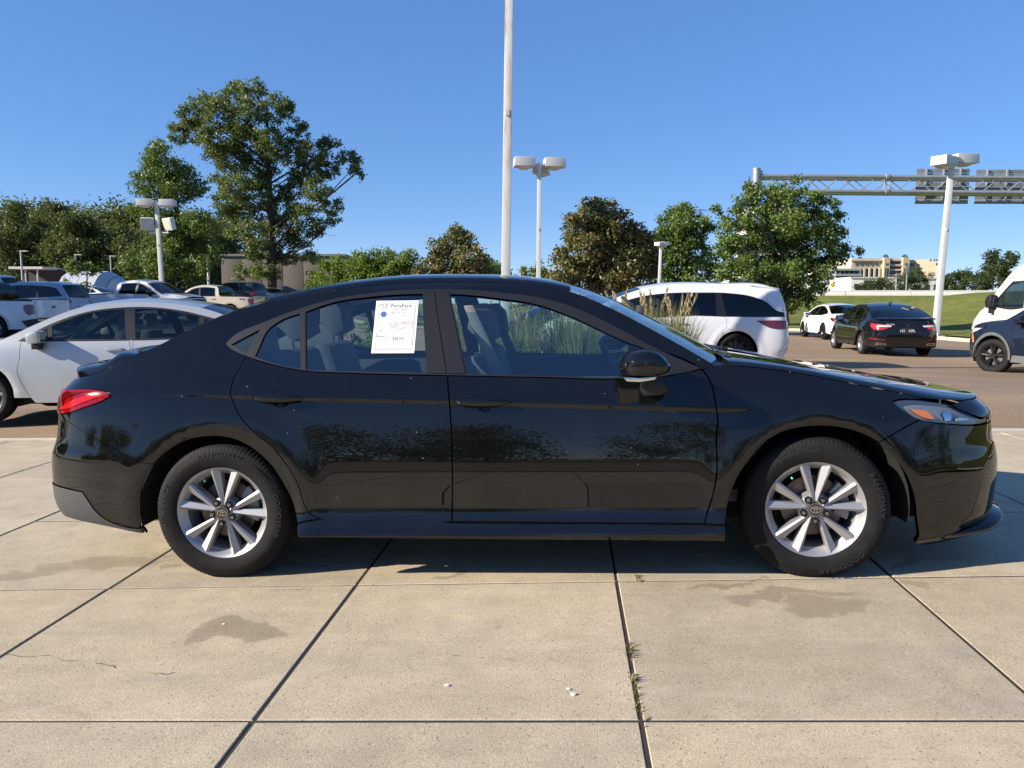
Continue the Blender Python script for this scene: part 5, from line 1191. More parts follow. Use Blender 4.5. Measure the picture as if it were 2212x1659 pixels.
bx=lambda p:BX(p)-BX(1920)
for p in(1849,1860,1871,1882,1893):
    win(bx(p-3.2),bx(p+3.2),BZ(610),BZ(580),-.1); win(bx(p-2.2),bx(p+2.2),BZ(574),BZ(569),-.1)
for p in(1843,1855,1865.5,1876.5,1887.5,1898): mb=MB(); mb.box((bx(p),-.5,(BZ(612)+BZ(579))/2),(.9,1.0,BZ(579)-BZ(612))); mb.build('pilaster',BEI2,ob)
for p,wd_ in((1909,12),(1950,13)):
    mb=MB(); mb.box((bx(p),-1.6,(BZ(557)+0)/2),(wd_*s_,3.4,BZ(557))); mb.build('stair_tower',BEI,ob); win(bx(p-3.6),bx(p+3.6),BZ(605),BZ(580),-3.2); win(bx(p-2.4),bx(p+2.4),BZ(574),BZ(569),-3.2)
    mb=MB(); n=12
    for a in range(6):
        q=PI*a/6; mb.tube([(bx(p)+5.5*s_*math.cos(t)*math.cos(q),-1+5.5*s_*math.cos(t)*math.sin(q),BZ(557)+6.5*s_*math.sin(t)) for t in np.linspace(0,PI,13)],.16,5)
    for h in(.35,.7): r=5.5*s_*math.sqrt(1-h*h); mb.tube([(bx(p)+r*math.cos(t),-1+r*math.sin(t),BZ(557)+6.5*s_*h) for t in np.linspace(0,2*PI,17)],.16,5)
    mb.build('roof_cage',M('roof_cage',(.04,.07,.08),.5),ob)
mb=MB()
for a in range(6):
    q=PI*a/6; mb.tube([(bx(1866)+4.5*s_*math.cos(t)*math.cos(q),6+4.5*s_*math.cos(t)*math.sin(q),BZ(558)+4.5*s_*math.sin(t)) for t in np.linspace(0,PI,13)],.16,5)
mb.build('roof_cage',M('roof_cage'),ob)
for k,(ya,yb) in enumerate(((565,571),(575,581),(586,592),(597,603))):
    win(bx(1918),bx(1942),BZ(yb),BZ(ya),-.2,'window_band'); mb=MB(); mb.box((bx(1930),-1.0,BZ(yb+2.2)),(23*s_,2.2,3.2*s_)); mb.build('balcony_band',BEI2,ob)
for p in(1962,1971,1982,1993,2004): win(bx(p-3),bx(p+3),BZ(574),BZ(569),(1962-p)*.05+1.0); win(bx(p-3),bx(p+3),BZ(588),BZ(582),(1962-p)*.05+1.0)
for p in(1831,1835.5): win(bx(p-1.3),bx(p+1.3),BZ(610),BZ(581),6 if p<1833 else 2.2)
mb=MB()
for q,(a,w_) in enumerate(((0,1.2),(1.9,.9),(3.2,1.1),(4.6,1.3),(6.2,.8),(7.4,1.4))): mb.box((bx(1995)+a,-6.9-.13*a,BZ(563.5)),(w_,.3,1.3))
mb.build('building_sign',M('sign_blue',(.12,.22,.45),.5),ob)['kind']='stuff'
# parking garage left of it
gar=empty('parking_garage','grey open parking garage left of the office block','building',Matrix.Translation((BX(1805),Yo-20,0)))
GC=M('garage_concrete',(.27,.29,.30),.8)
for k in range(4):
    mb=MB(); mb.box((0,10,BZ(585)-k*11*s_),(52*s_,18,4.2*s_)); mb.build('parapet',GC,gar)
    if k<3:
        mb=MB(); mb.box((0,14,BZ(591)-k*11*s_),(50*s_,16,6.5*s_)); mb.build('open_deck',WIN,gar)
        for q in range(6): mb=MB(); mb.box(((-24+q*9.6)*s_,4,BZ(591)-k*11*s_),(2*s_,1,7*s_)); mb.build('garage_column',GC,gar)
# glass tower glimpsed through the big tree
tw=empty('glass_office_tower','pale office tower glimpsed through the big dark green tree','building',Matrix.Translation((at(1660,600,300)[0],300,0)))
for k in range(9):
    mb=MB(); mb.box((0,0,4+k*4.0),(22,14,1.6)); mb.build('floor_band',M('pale_panel',(.55,.52,.47),.7),tw)
    mb=MB(); mb.box((0,.4,6+k*4.0),(21.4,13.4,2.4)); mb.build('window_band',M('blue_glass',(.06,.10,.14),.1),tw)
# low white buildings beyond the barrier
for k,(pa,pb,top,Y,lab) in enumerate([(1838,1960,601,240,'long low white building behind the trees before the office block'),(1975,2068,603,235,'low white building right behind the leaning lamp post')]):
    A0=at(pa,620,Y); B0=at(pb,top,Y); o=empty('white_building',lab,'building',Matrix.Translation(((A0[0]+B0[0])/2,Y,0)),'low white buildings beyond the highway')
    wd=B0[0]-A0[0]; mb=MB(); mb.box((0,8,B0[2]/2),(wd,16,B0[2])); mb.build('wall',M('white_wall',(.72,.70,.66),.7),o); mb=MB(); mb.box((0,8,B0[2]+.2),(wd+.6,16.6,.4)); mb.build('roof_edge',M('pale_panel'),o)
    for q in range(5): mb=MB(); mb.box((wd*(-.4+.2*q),-.05,B0[2]*.72),(wd*.09,.2,1.6)); mb.build('window',WIN,o)
# distant blocks on the horizon near the pole
for k,(px,top,w,lab) in enumerate([(1132,578,9,'distant brown block on the skyline right of the tall pole'),(1168,580,7,'distant grey block on the skyline beside the twin lamp post')]):
    T=at(px,top,600); o=empty('distant_block',lab,'building',Matrix.Translation((T[0],600,0)),'distant blocks on the skyline'); mb=MB(); mb.box((0,0,T[2]/2),(w*600/FPX*1.6,12,T[2])); mb.build('wall',[M('brown_block',(.30,.19,.15),.8),M('grey_block',(.25,.25,.26),.8)][k],o)
    for q in range(3): mb=MB(); mb.box((0,-6.1,T[2]*(.5+.16*q)),(w*600/FPX*1.4,.3,1.3)); mb.build('window_band',WIN,o)
# long brown warehouse behind the oak
Yw=92; xw0,xw1=at(478,600,Yw)[0],at(744,600,Yw)[0]; zw=at(600,553,Yw)[2]
wh=empty('warehouse','long flat-roofed brown building behind the tall oak','building',Matrix.Translation(((xw0+xw1)/2,Yw,0)))
BRW=M('brown_stucco',(.125,.105,.09),.85,var=.08,vscale=.6)
npan=6; pw=(xw1-xw0)/npan
for k in range(npan): mb=MB(); mb.box((-(xw1-xw0)/2+pw*(k+.5),10,zw/2),(pw-.05,20,zw)); mb.build('wall_panel',BRW,wh,bevel=.02)
mb=MB(); mb.box((0,10,zw+.1),(xw1-xw0+.3,20.4,.25)); mb.build('roof_coping',M('coping',(.17,.15,.13),.7),wh)
for px,py,w,h in((703,576,10,12),(672,591,22,10),(710,610,14,22)):
    P=at(px,py,Yw); mb=MB(); mb.box((P[0]-(xw0+xw1)/2,-.05,P[2]),(w*Yw/FPX,.2,h*Yw/FPX)); d=mb.build('window' if h<20 else 'door',WIN,wh); mb=MB(); mb.box((P[0]-(xw0+xw1)/2,-.22,P[2]-h*Yw/FPX*.5),(w*Yw/FPX*1.1,.15,.15)); mb.build('sill',M('coping'),d)
# dark low building and white tent on the far left
Yd=75; dbx=(at(62,600,Yd)[0]+at(145,600,Yd)[0])/2; db=empty('dark_pavilion','dark low building with a pale flat awning before the wood','building',Matrix.Translation((dbx,Yd,.5)))
wd=at(145,600,Yd)[0]-at(62,600,Yd)[0]; zt_=at(100,582,Yd)[2]-.5
mb=MB(); mb.box((0,3,zt_/2),(wd,6,zt_)); mb.build('wall',M('dark_wall',(.035,.03,.032),.7),db); mb=MB(); mb.box((-wd*.15,-.8,zt_+.05),(wd*.85,3.4,.22)); mb.build('awning',M('pale_panel'),db)
for q in(-.35,.05,.4): mb=MB(); mb.box((wd*q,-.06,zt_*.4),(wd*.16,.1,zt_*.6)); mb.build('window',WIN,db)
for q in(-.2,.1): mb=MB(); mb.tube([(wd*q,-2.2,0),(wd*q,-2.2,zt_)],.08,6); mb.build('post',SHD,db)
Yt=70; tx0,tx1=at(160,600,Yt)[0],at(275,600,Yt)[0]; zt_=at(200,586,Yt)[2]-.5
tent=empty('white_tent','white vaulted tent behind the young green tree on the left','tent',Matrix.Translation(((tx0+tx1)/2,Yt,.5))); hw=(tx1-tx0)/2
TEN=M('tent_fabric',(.40,.43,.48),.6)
for k in range(6):
    a,b=-hw+2*hw*k/6,-hw+2*hw*(k+1)/6; mb=MB(); prof=[(math.cos(t)*3.2,max(0,math.sin(t))**.75*zt_) for t in np.linspace(PI,0,11)]
    sc=lambda x:1-.25*ss(.3,1,x/hw)
    V=[(x_,y*sc(x_),z*sc(x_)) for x_ in(a,b-.04) for y,z in prof]; n=11; mb.add(V,[(j,j+1,n+j+1,n+j) for j in range(n-1)]+[tuple(range(n))]); mb.build('tent_bay',TEN,tent,True)
# signs on the bank
o=empty('warning_sign','yellow diamond road sign on top of the grass bank','sign',Matrix.Translation(tuple(at(1799,616,100)))); mb=MB(); r=.42
mb.prism([(0,-r*.8),(r,0),(0,r*.8),(-r,0)],-.02,.02); mb.build('sign_plate',M('sign_yellow',(.85,.45,.01),.5),o,bevel=.004); mb=MB(); mb.tube([(0,.05,-1.5),(0,.05,.4)],.04,6); mb.build('sign_post',STL,o)
for (px,top,bot,w,Y,lab) in((1961,574,612,8.5,62,'tall narrow sign seen edge-on behind the barrier before the office block'),(1938,590,612,4,62,'short narrow sign left of the tall narrow sign')):
    T=at(px,top,Y); Bm=at(px,bot,Y); o=empty('road_sign',lab,'sign',Matrix.Translation((T[0],Y,Bm[2]))); h=T[2]-Bm[2]; mb=MB(); mb.box((0,0,h*.78),(w*Y/FPX,.06,h*.45)); mb.build('sign_plate',SGN,o,bevel=.01); mb=MB(); mb.tube([(0,.07,-1.2),(0,.07,h)],.05,6); mb.build('sign_post',STL,o)
# ------------------------------------------------------------------ the other vehicles
DGL=glass('privacy_glass',(.035,.038,.04),1.6); MGL=glass('tinted_glass',(.28,.33,.34),1.6); BGL=glass('clear_car_glass',(.45,.55,.54),1.6)
WPT=paint('white_paint',(.72,.73,.74)); SPT=paint('silver_paint',(.41,.43,.445),.4); GPT=paint('blue_grey_paint',(.30,.34,.42),.3); TPT=paint('tan_paint',(.55,.49,.39),.2); CPT=paint('cream_paint',(.58,.55,.48)); NPT=paint('dark_blue_paint',(.010,.014,.026)); DPT=paint('charcoal_paint',(.03,.032,.036))
BKA=M('black_alloy',(.015,.015,.016),.3,.3); GYA=M('grey_alloy',(.16,.16,.165),.35,.6)
RED=M('lamp_red_plain',(.36,.012,.014),.12,coat=1); REDD=M('lamp_dark_red',(.13,.008,.012),.12,coat=1); CLR=M('lamp_clear',(.5,.5,.5),.15,coat=1); CLAD=M('black_cladding',(.03,.031,.033),.6); PLT=M('plate_white',(.6,.6,.62),.5); PLK=M('plate_black',(.02,.02,.025),.4)
TSED=[(0,-10),(.2,0),(.4,2),(.6,4),(.8,8),(.9,16),(.96,26),(1.2,29),(1.33,40),(1.42,60),(2,60)]
TSUV=[(0,-10),(.3,0),(.5,2),(.8,5),(1.0,9),(1.08,16),(1.2,20),(1.5,24),(1.62,42),(1.72,60),(3,60)]
TPIC=[(0,-8),(.3,0),(.8,3),(1.15,5),(1.25,14),(1.5,20),(1.7,35),(1.8,60),(3,60)]
TVAN=[(0,-8),(.3,0),(.8,2),(1.3,5),(2.0,8),(2.4,20),(2.55,50),(3,60)]
def bg_car(name,label,X,Y,yaw,S,pm_,group='vehicles in the lot',cat='car',rim=GYA,spokes=5,pair=.2,glassm=MGL,seats=True,steer=0,zoff=0,step=.09,spec=None,fine=False,bezel=None):
    z=float(zg(X,Y))+zoff
    root=empty(name,label,cat,Matrix.Translation((X,Y,z))@Matrix.Rotation(yaw,4,'Z'),group)
    wb,R=S['wb'],S['R']; aR=S.get('arch',R+.055)
    b=Body(root,wb*.5,S['rear'],S['front'],S['tilt'],S['w'],S.get('nr',7),S.get('nf',5),step,[(0,R-.01,aR,.012,.05),(wb,R-.01,aR,.012,.05)],None,wz=.45)
    zb=S['zb']; E=S['edge']
    def arc(cx,a0,a1): 
        out=[]
        for q in np.linspace(a0,a1,13):
            p=(cx+aR*math.cos(q),R-.01+aR*math.sin(q)); 
            if p[1]>zb-.001: out.append(p)
        return out
    zr0,zf0=E[0][1],E[-1][1]
    side=[('r',0,zb+S.get('rlift',.08)),('r',0,zr0)]+E+[('f',0,zf0),('f',0,zb+.02)]+[(S['front'][0][0]-.12,zb)]+[(wb+aR+.0,zb)][:0]+arc(wb,-.35,PI+.35)+arc(0,-.35,PI+.35)+[(S['rear'][0][0]+.12,zb+S.get('rlift',.08)*.6)]
    holes=[S['dlo']]+S.get('doors',[])
    b.panel('body_shell',side,pm_,holes=holes,join=True,gap=0,depth=.03,corner=30)
    for d in S.get('doors',[]):
        b.panel('door',d,pm_,side=(-1,1),gap=.005,depth=.02,corner=30)
    b.panel('window_frame',S['dlo'],S.get('framem',TRIM),holes=S['wins'],side=(-1,1),gap=.001,off=.001,depth=.015,corner=30)
    for k,w in enumerate(S['wins']): b.panel('side_window',w,S.get('wmat',{}).get(k,glassm),side=(-1,1),gap=-.004,off=-.004,depth=0,corner=30)
    for (nm,i0,i1,b0,b1,p,mt) in S['secs']:
        ed=E[i0:i1+1]
        if i0==0: b0=(float(b.xr(zr0))-E[0][0],b0[1])
        if i1==len(E)-1: b1=(float(b.xf(zf0))-E[-1][0],b1[1])
        b.loft(nm,ed,lambda u,b0=b0,b1=b1:(b0[0]+(b1[0]-b0[0])*u,b0[1]+(b1[1]-b0[1])*u),{'p':pm_,'g':glassm,'w':S.get('wsm',BGL),'t':TRIM}[mt],p=p,nv=15,step=step)
    tw=S['w']-.03-S.get('tw',.22)/2
    for wx in(0,wb):
        for sg in(-1,1):
            simple_wheel(root,wx,sg*tw,R,S['rr'],S.get('tw',.22),rim,spokes,pair,sg,steer if wx>0 else 0)
        for sg in(-1,1):
            n=12;V=[];F=[]
            for k in range(n+1):
                q=PI*(-.1+1.2*k/n)
                for r,yy in((aR+.02,S['w']-.05),(aR+.02,S['w']-.36),(.02,S['w']-.36)): V.append((wx+r*math.cos(q),sg*yy,R-.01+r*math.sin(q)))
            for k in range(n):
                for j in range(2): F.append((k*3+j,k*3+j+1,(k+1)*3+j+1,(k+1)*3+j))
            mesh('wheel_well',V,F,DARK,root)
    x0,x1=S['rear'][0][0]+.35,S['front'][0][0]-.35
    mb=MB(); mb.box(((x0+x1)/2,0,zb+.07),(x1-x0,(S['w']-.42)*2,.10)); mb.box((wb/2,0,zb+.06),(wb-2*aR-.1,(S['w']-.10)*2,.08)); mb.build('underbody',DARK,root)
    if seats:
        xs_=S.get('seatx',(wb*.56,wb*.2)); zs=S.get('seatz',.55)
        for xx in xs_:
            for sg in(-1,1):
                mb=MB(); mb.prism([(-.2,0),(.3,.0),(.3,.13),(-.08,.10),(-.24,.60),(-.36,.60),(-.32,.1)],sg*.36-.23,sg*.36+.23); mb.prism([(-.30,.63),(-.22,.66),(-.24,.80),(-.34,.80)],sg*.36-.12,sg*.36+.12); o=mb.build('seat',FAB,root,bevel=.03); o.location=(xx,0,zs-.1)
        mb=MB(); mb.prism([(wb*.74,zs-.1),(wb*.93,zs-.1),(wb*.93,zs+.34),(wb*.80,zs+.38),(wb*.75,zs+.25)],-S['w']+.17,S['w']-.17); mb.build('dashboard',INT,root,bevel=.02)
        mb=MB(); sw=Vector((wb*.70,.36,zs+.30)); rt=Matrix.Rotation(math.radians(-25),3,'Y'); mb.tube([sw+rt@Vector((0,.18*math.cos(2*PI*k/20),.18*math.sin(2*PI*k/20))) for k in range(21)],.016,6,cap=False); mb.box(tuple(sw),(.05,.3,.05)); mb.build('steering_wheel',INT,root,True)
    for (nm,poly,mt,off) in S.get('extra',[]): b.panel(nm,poly,pm_ if mt=='p' else mt,side=(-1,1),off=off,depth=.02,gap=0,corner=30,step=.05)
    for (nm,poly,mt,off) in S.get('extraj',[]): b.panel(nm,poly,pm_ if mt=='p' else mt,join=True,off=off,depth=.02,gap=0,corner=30,step=.05)
    mp=S.get('mirror')
    if mp:
        for sg in(-1,1):
            o=bpy.data.objects.new('wing_mirror',None); o.empty_display_size=.1; link(o,root); mx,mz,mw,mh=mp; yy=float(b.w(mx,mz)); o.location=(mx,sg*(yy+.12),mz)
            mb=MB(); mb.prism([(-mw/2,-mh*.4),(-mw/2,mh*.45),(-mw*.2,mh*.55),(mw*.35,mh*.3),(mw/2,-.0),(mw*.3,-mh*.5)],-.10,.10); mb.build('mirror_housing',S.get('mirm') or pm_,o,bevel=.025)
            mb=MB(); mb.box((-mw/2-.002,0,.0),(.006,.16,mh*.7)); mb.build('mirror_glass',CHR,o); mb=MB(); mb.prism([(-.04,-mh*.9),(.05,-mh*.9),(.05,-mh*.3),(-.04,-mh*.3)],-.13 if sg>0 else -.02,.02 if sg>0 else .13); mb.build('mirror_foot',TRIM,o,bevel=.01)
    for (hx,hz) in S.get('handles',[]):
        for sg in(-1,1):
            yy=float(b.w(hx,hz)); mb=MB(); mb.box((hx,sg*(yy+.025),hz),(.20,.028,.032)); mb.box((hx-.085,sg*(yy+.01),hz),(.03,.03,.028)); mb.box((hx+.085,sg*(yy+.01),hz),(.03,.03,.028)); mb.build('door_handle',S.get('hm') or pm_,root,bevel=.008)
    return root,b
def rear_plate(root,b,z,txt=None,mat=PLT,w=.155,h=.15,tm=None,dx=.012):
    x=float(b.xr(z))-dx; mb=MB(); mb.box((x,0,z),(.012,w*2,h)); p=mb.build('number_plate',mat,root,bevel=.003)
    if txt:
        V,F=text_mesh(txt,.10,'CENTER',.002); mesh('plate_text',[(x-.0085-c,-a,z+bb) for a,bb,c in V],F,tm or PLT,p,smooth=False)
def h_badge(root,b,z,s=.05,mat=CHR,dx=.012):
    x=float(b.xr(z))-dx; mb=MB()
    for y in(-.55,.55): mb.prism([(y*s-.14*s,-.8*s),(y*s+.14*s,-.8*s),(y*s*1.25+.16*s,.8*s),(y*s*1.25-.16*s,.8*s)],x-.008,x+.01,plane='YZ')
    mb.prism([(-.6*s,-.15*s),(.6*s,-.15*s),(.6*s,.15*s),(-.6*s,.15*s)],x-.008,x+.01,plane='YZ')
    for (a,c) in((-1.15,-1.05),(1.05,1.15)): mb.prism([(a*s,-s),(c*s,-s),(c*s,s),(a*s,s)],x-.006,x+.01,plane='YZ')
    for (a,c) in((-1.0,-.9),(.9,1.0)): mb.prism([(-1.1*s,a*s),(1.1*s,a*s),(1.1*s,c*s),(-1.1*s,c*s)],x-.006,x+.01,plane='YZ')
    for v in range(len(mb.V)): mb.V[v]=(mb.V[v][0],mb.V[v][1],mb.V[v][2]+z)
    mb.build('badge',mat,root)
def text_rear(root,b,s,y,z,size,mat=CHR,dx=.012,name='badge_lettering'):
    V,F=text_mesh(s,size,'CENTER',.002); x=float(b.xr(z))-dx; mesh(name,[(x-c,y-a,z+bb) for a,bb,c in V],F,mat,root,smooth=False)
# --- sedan shape
def sedan_spec(k=1.0,lamp=RED,bump=TRIM):
    S=dict(wb=2.70,R=.325,rr=.225,tilt=TSED,w=.885,zb=.20,
     rear=[(-.92,.2),(-1.0,.40),(-1.03,.55),(-1.0,.75),(-.95,.90),(-.93,1.0),(-.93,2)],front=[(3.42,.2),(3.56,.32),(3.60,.48),(3.56,.62),(3.42,.74),(3.40,2)],
     edge=[(-.90,.985),(-.60,1.03),(-.18,1.20),(.25,1.335),(.7,1.395),(1.2,1.405),(1.65,1.345),(2.05,1.18),(2.40,1.0),(2.50,.955),(2.85,.90),(3.15,.82),(3.34,.73)],
     secs=[('trunk_lid',0,1,(0,.03),(-.20,.02),3,'p'),('rear_window',1,3,(-.22,.03),(-.02,.05),2,'g'),('roof',3,6,(-.02,.05),(.05,.05),2.2,'p'),('windshield',6,9,(.05,.05),(.24,.01),2,'w'),('hood',9,12,(.0,.05),(.2,.03),2.4,'p')],
     dlo=[(2.28,.955),(1.95,1.15),(1.55,1.295),(1.15,1.345),(.70,1.335),(.25,1.255),(-.12,1.13),(-.24,1.04),(.3,.985),(1.2,.96)],
     wins=[[(2.20,.965),(1.97,1.10),(1.94,.972)],[(1.89,.97),(1.93,1.125),(1.55,1.27),(1.14,1.32),(1.06,.975)],[(.95,.978),(1.02,1.322),(.70,1.312),(.26,1.232),(.24,.998)],[(.18,1.003),(.19,1.207),(-.09,1.11),(-.17,1.05)]],
     doors=[[(1.02,.962),(1.0,.3),(1.03,.24),(2.08,.24),(2.20,.42),(2.26,.70),(2.24,.955),(1.2,.96)],[(.98,.962),(.96,.3),(.92,.24),(.50,.24),(.40,.42),(.22,.66),(.13,.80),(.14,.995),(.3,.985)]],
     mirror=(2.02,1.0,.16,.15),handles=[(1.18,.86),(.30,.89)],
     extra=[('tail_lamp',[('r',.50,.86),('r',.72,.88),(-.62,.90),(-.66,.82),('r',.74,.72),('r',.50,.76)],lamp,.006),('headlamp',[(3.05,.72),(3.36,.70),('f',.45,.66),('f',.5,.58),(3.30,.62)],CLR,.006)],
     extraj=[('bumper_valance',[('r',0,.29),('r',0,.42),(-.93,.42),(-.72,.33),(-.78,.27)],bump,.006),('grille',[('f',0,.66),('f',.40,.64),('f',.45,.40),('f',0,.36)],CLAD,.004)])
    return S
# silver sedan on the left, driver's side to the camera
S=sedan_spec(); S['extra'][0]=('tail_lamp',S['extra'][0][1],RED,.006)
bg_car('silver_sedan','silver sedan facing left behind the rear of the black sedan',-3.5,9.85,PI+.06,S,SPT,rim=GYA,glassm=BGL,step=.06,steer=.05)
# white and black sedans driving away on the right
S=sedan_spec(lamp=REDD); r_,b_=bg_car('white_sedan','white sedan driving away just left of the black sedan ahead',13.35,30.9,1.50,S,WPT,rim=BKA,spokes=5,pair=.12,glassm=DGL)
rear_plate(r_,b_,.62); h_badge(r_,b_,.80,.05)
S=sedan_spec(lamp=RED); S['wb']=2.78; S['w']=.925
S['extra']+=[('lamp_clear_strip',[('r',.38,.84),('r',.70,.855),('r',.76,.81),('r',.42,.80)],CLR,.012),('rear_reflector',[('r',.55,.47),('r',.86,.50),('r',.86,.485),('r',.55,.455)],RED,.008),('exhaust_trim',[('r',.52,.37),('r',.72,.385),('r',.76,.34),('r',.74,.32),('r',.50,.32)],CHR,.012),('exhaust_mouth',[('r',.545,.36),('r',.70,.37),('r',.725,.335),('r',.53,.332)],CLAD,.018)]
r_,b_=bg_car('black_sedan','black sedan driving away with red tail lamps and a dark number plate',10.72,21.6,1.43,S,paint('black_paint_b',(.005,.005,.006)),rim=M('two_tone_alloy',(.30,.30,.31),.3,.8),spokes=5,pair=.10,glassm=DGL,step=.07)
rear_plate(r_,b_,.70,'141   HPL',PLK,tm=PLT); h_badge(r_,b_,.845,.05); text_rear(r_,b_,'Patty Peck',.42,.875,.05,PLT)
mb=MB(); mb.prism([(-.95,1.0),(-.86,1.025),(-.62,1.03),(-.86,1.055),(-.97,1.03)],-.72,.72); mb.build('boot_spoiler',paint('black_paint_b',(.005,.005,.006)),r_,bevel=.008)
for r2,bb in((r_,b_),):
    mb=MB(); mb.prism([(-.10,0),(.10,0),(.02,.03),(-.06,.055),(-.10,.055)],-.02,.02); o=mb.build('antenna_fin',DPT,r2,bevel=.006); o.location=(.45,0,1.43)
# --- minivan
S=dict(wb=3.0,R=.37,rr=.255,tw=.235,tilt=TSUV,w=.985,zb=.22,
 nr=11,rear=[(-.98,.2),(-1.10,.40),(-1.13,.6),(-1.10,.9),(-1.07,1.05),(-1.06,3)],front=[(3.9,.2),(4.05,.35),(4.07,.55),(4.0,.75),(3.9,.85),(3.9,3)],
 edge=[(-1.055,1.06),(-1.0,1.35),(-.92,1.59),(-.70,1.685),(.2,1.725),(1.3,1.715),(1.9,1.62),(2.4,1.45),(2.9,1.22),(3.2,1.08),(3.3,1.04),(3.65,.97),(3.88,.84)],
 secs=[('rear_window',0,2,(0,.0),(-.10,.03),2,'g'),('roof',2,6,(-.10,.03),(.06,.06),2.2,'p'),('windshield',6,10,(.06,.06),(.22,.01),2,'w'),('hood',10,12,(0,.05),(.2,.03),2.4,'p')],
 dlo=[(3.02,1.06),(2.5,1.28),(2.0,1.45),(1.5,1.53),(.7,1.555),(.1,1.54),(-.35,1.47),(-.62,1.36),(-.80,1.20),(-.98,1.15),(-1.0,1.06),(.2,1.065),(.9,1.085),(1.35,1.06)],
 wins=[[(2.78,1.075),(2.32,1.29),(2.28,1.075)],[(2.22,1.075),(2.27,1.31),(1.95,1.43),(1.42,1.50),(1.40,1.075)],[(1.24,1.08),(1.24,1.525),(.40,1.53),(.40,1.085),(.9,1.095)],[(.20,1.08),(.28,1.525),(.05,1.515),(-.33,1.45),(-.60,1.34),(-.76,1.21),(-.9,1.16),(-.9,1.08)]],
 wmat={0:MGL,1:MGL,2:DGL,3:DGL},doors=[[(1.30,1.055),(1.30,.34),(1.34,.27),(2.38,.27),(2.52,.50),(2.60,.80),(2.58,1.055)],[(1.27,1.055),(1.27,.27),(.46,.27),(.44,.50),(.34,.72),(.20,.86),(.20,1.065),(.9,1.08)]],
 mirror=(2.35,1.09,.24,.17),mirm=BKA,handles=[(1.50,.93),(1.12,.94)],seatx=(1.75,.8,-.1),seatz=.75,
 extra=[('tail_lamp',[('r',.45,.93),('r',.80,.98),(-.40,.985),(-.62,.86),('r',.86,.82),('r',.45,.84)],REDD,.008),('fuel_door',[(.17,.94),(-.02,.94),(-.02,.81),(.17,.81)],WPT,.003),('headlamp',[(3.45,.80),(3.85,.79),('f',.5,.72),(3.8,.66)],CLR,.006),('spoiler_side',[(-.62,1.63),(-.78,1.60),(-.98,1.20),(-.80,1.22),(-.64,1.38)],'p',.006)],
 extraj=[('bumper_valance',[('r',0,.30),('r',0,.40),(-1.0,.40),(-.75,.32),(-.80,.27)],WPT,.006)])
r_,b_=bg_car('minivan','white minivan with black wheels and dark rear windows facing left',4.55,16.45,PI-.03,S,WPT,rim=BKA,spokes=10,pair=0,glassm=DGL,cat='minivan',step=.07,zoff=.0)
mb=MB(); mb.prism([(-.90,1.60),(-.60,1.64),(-.3,1.70),(-.55,1.70),(-.93,1.635)],-.66,.66); mb.build('roof_spoiler',WPT,r_,bevel=.02)
mb=MB(); mb.prism([(-.10,0),(.12,0),(.02,.04),(-.08,.07),(-.11,.07)],-.02,.02); o=mb.build('antenna_fin',WPT,r_,bevel=.006); o.location=(.05,0,1.755)
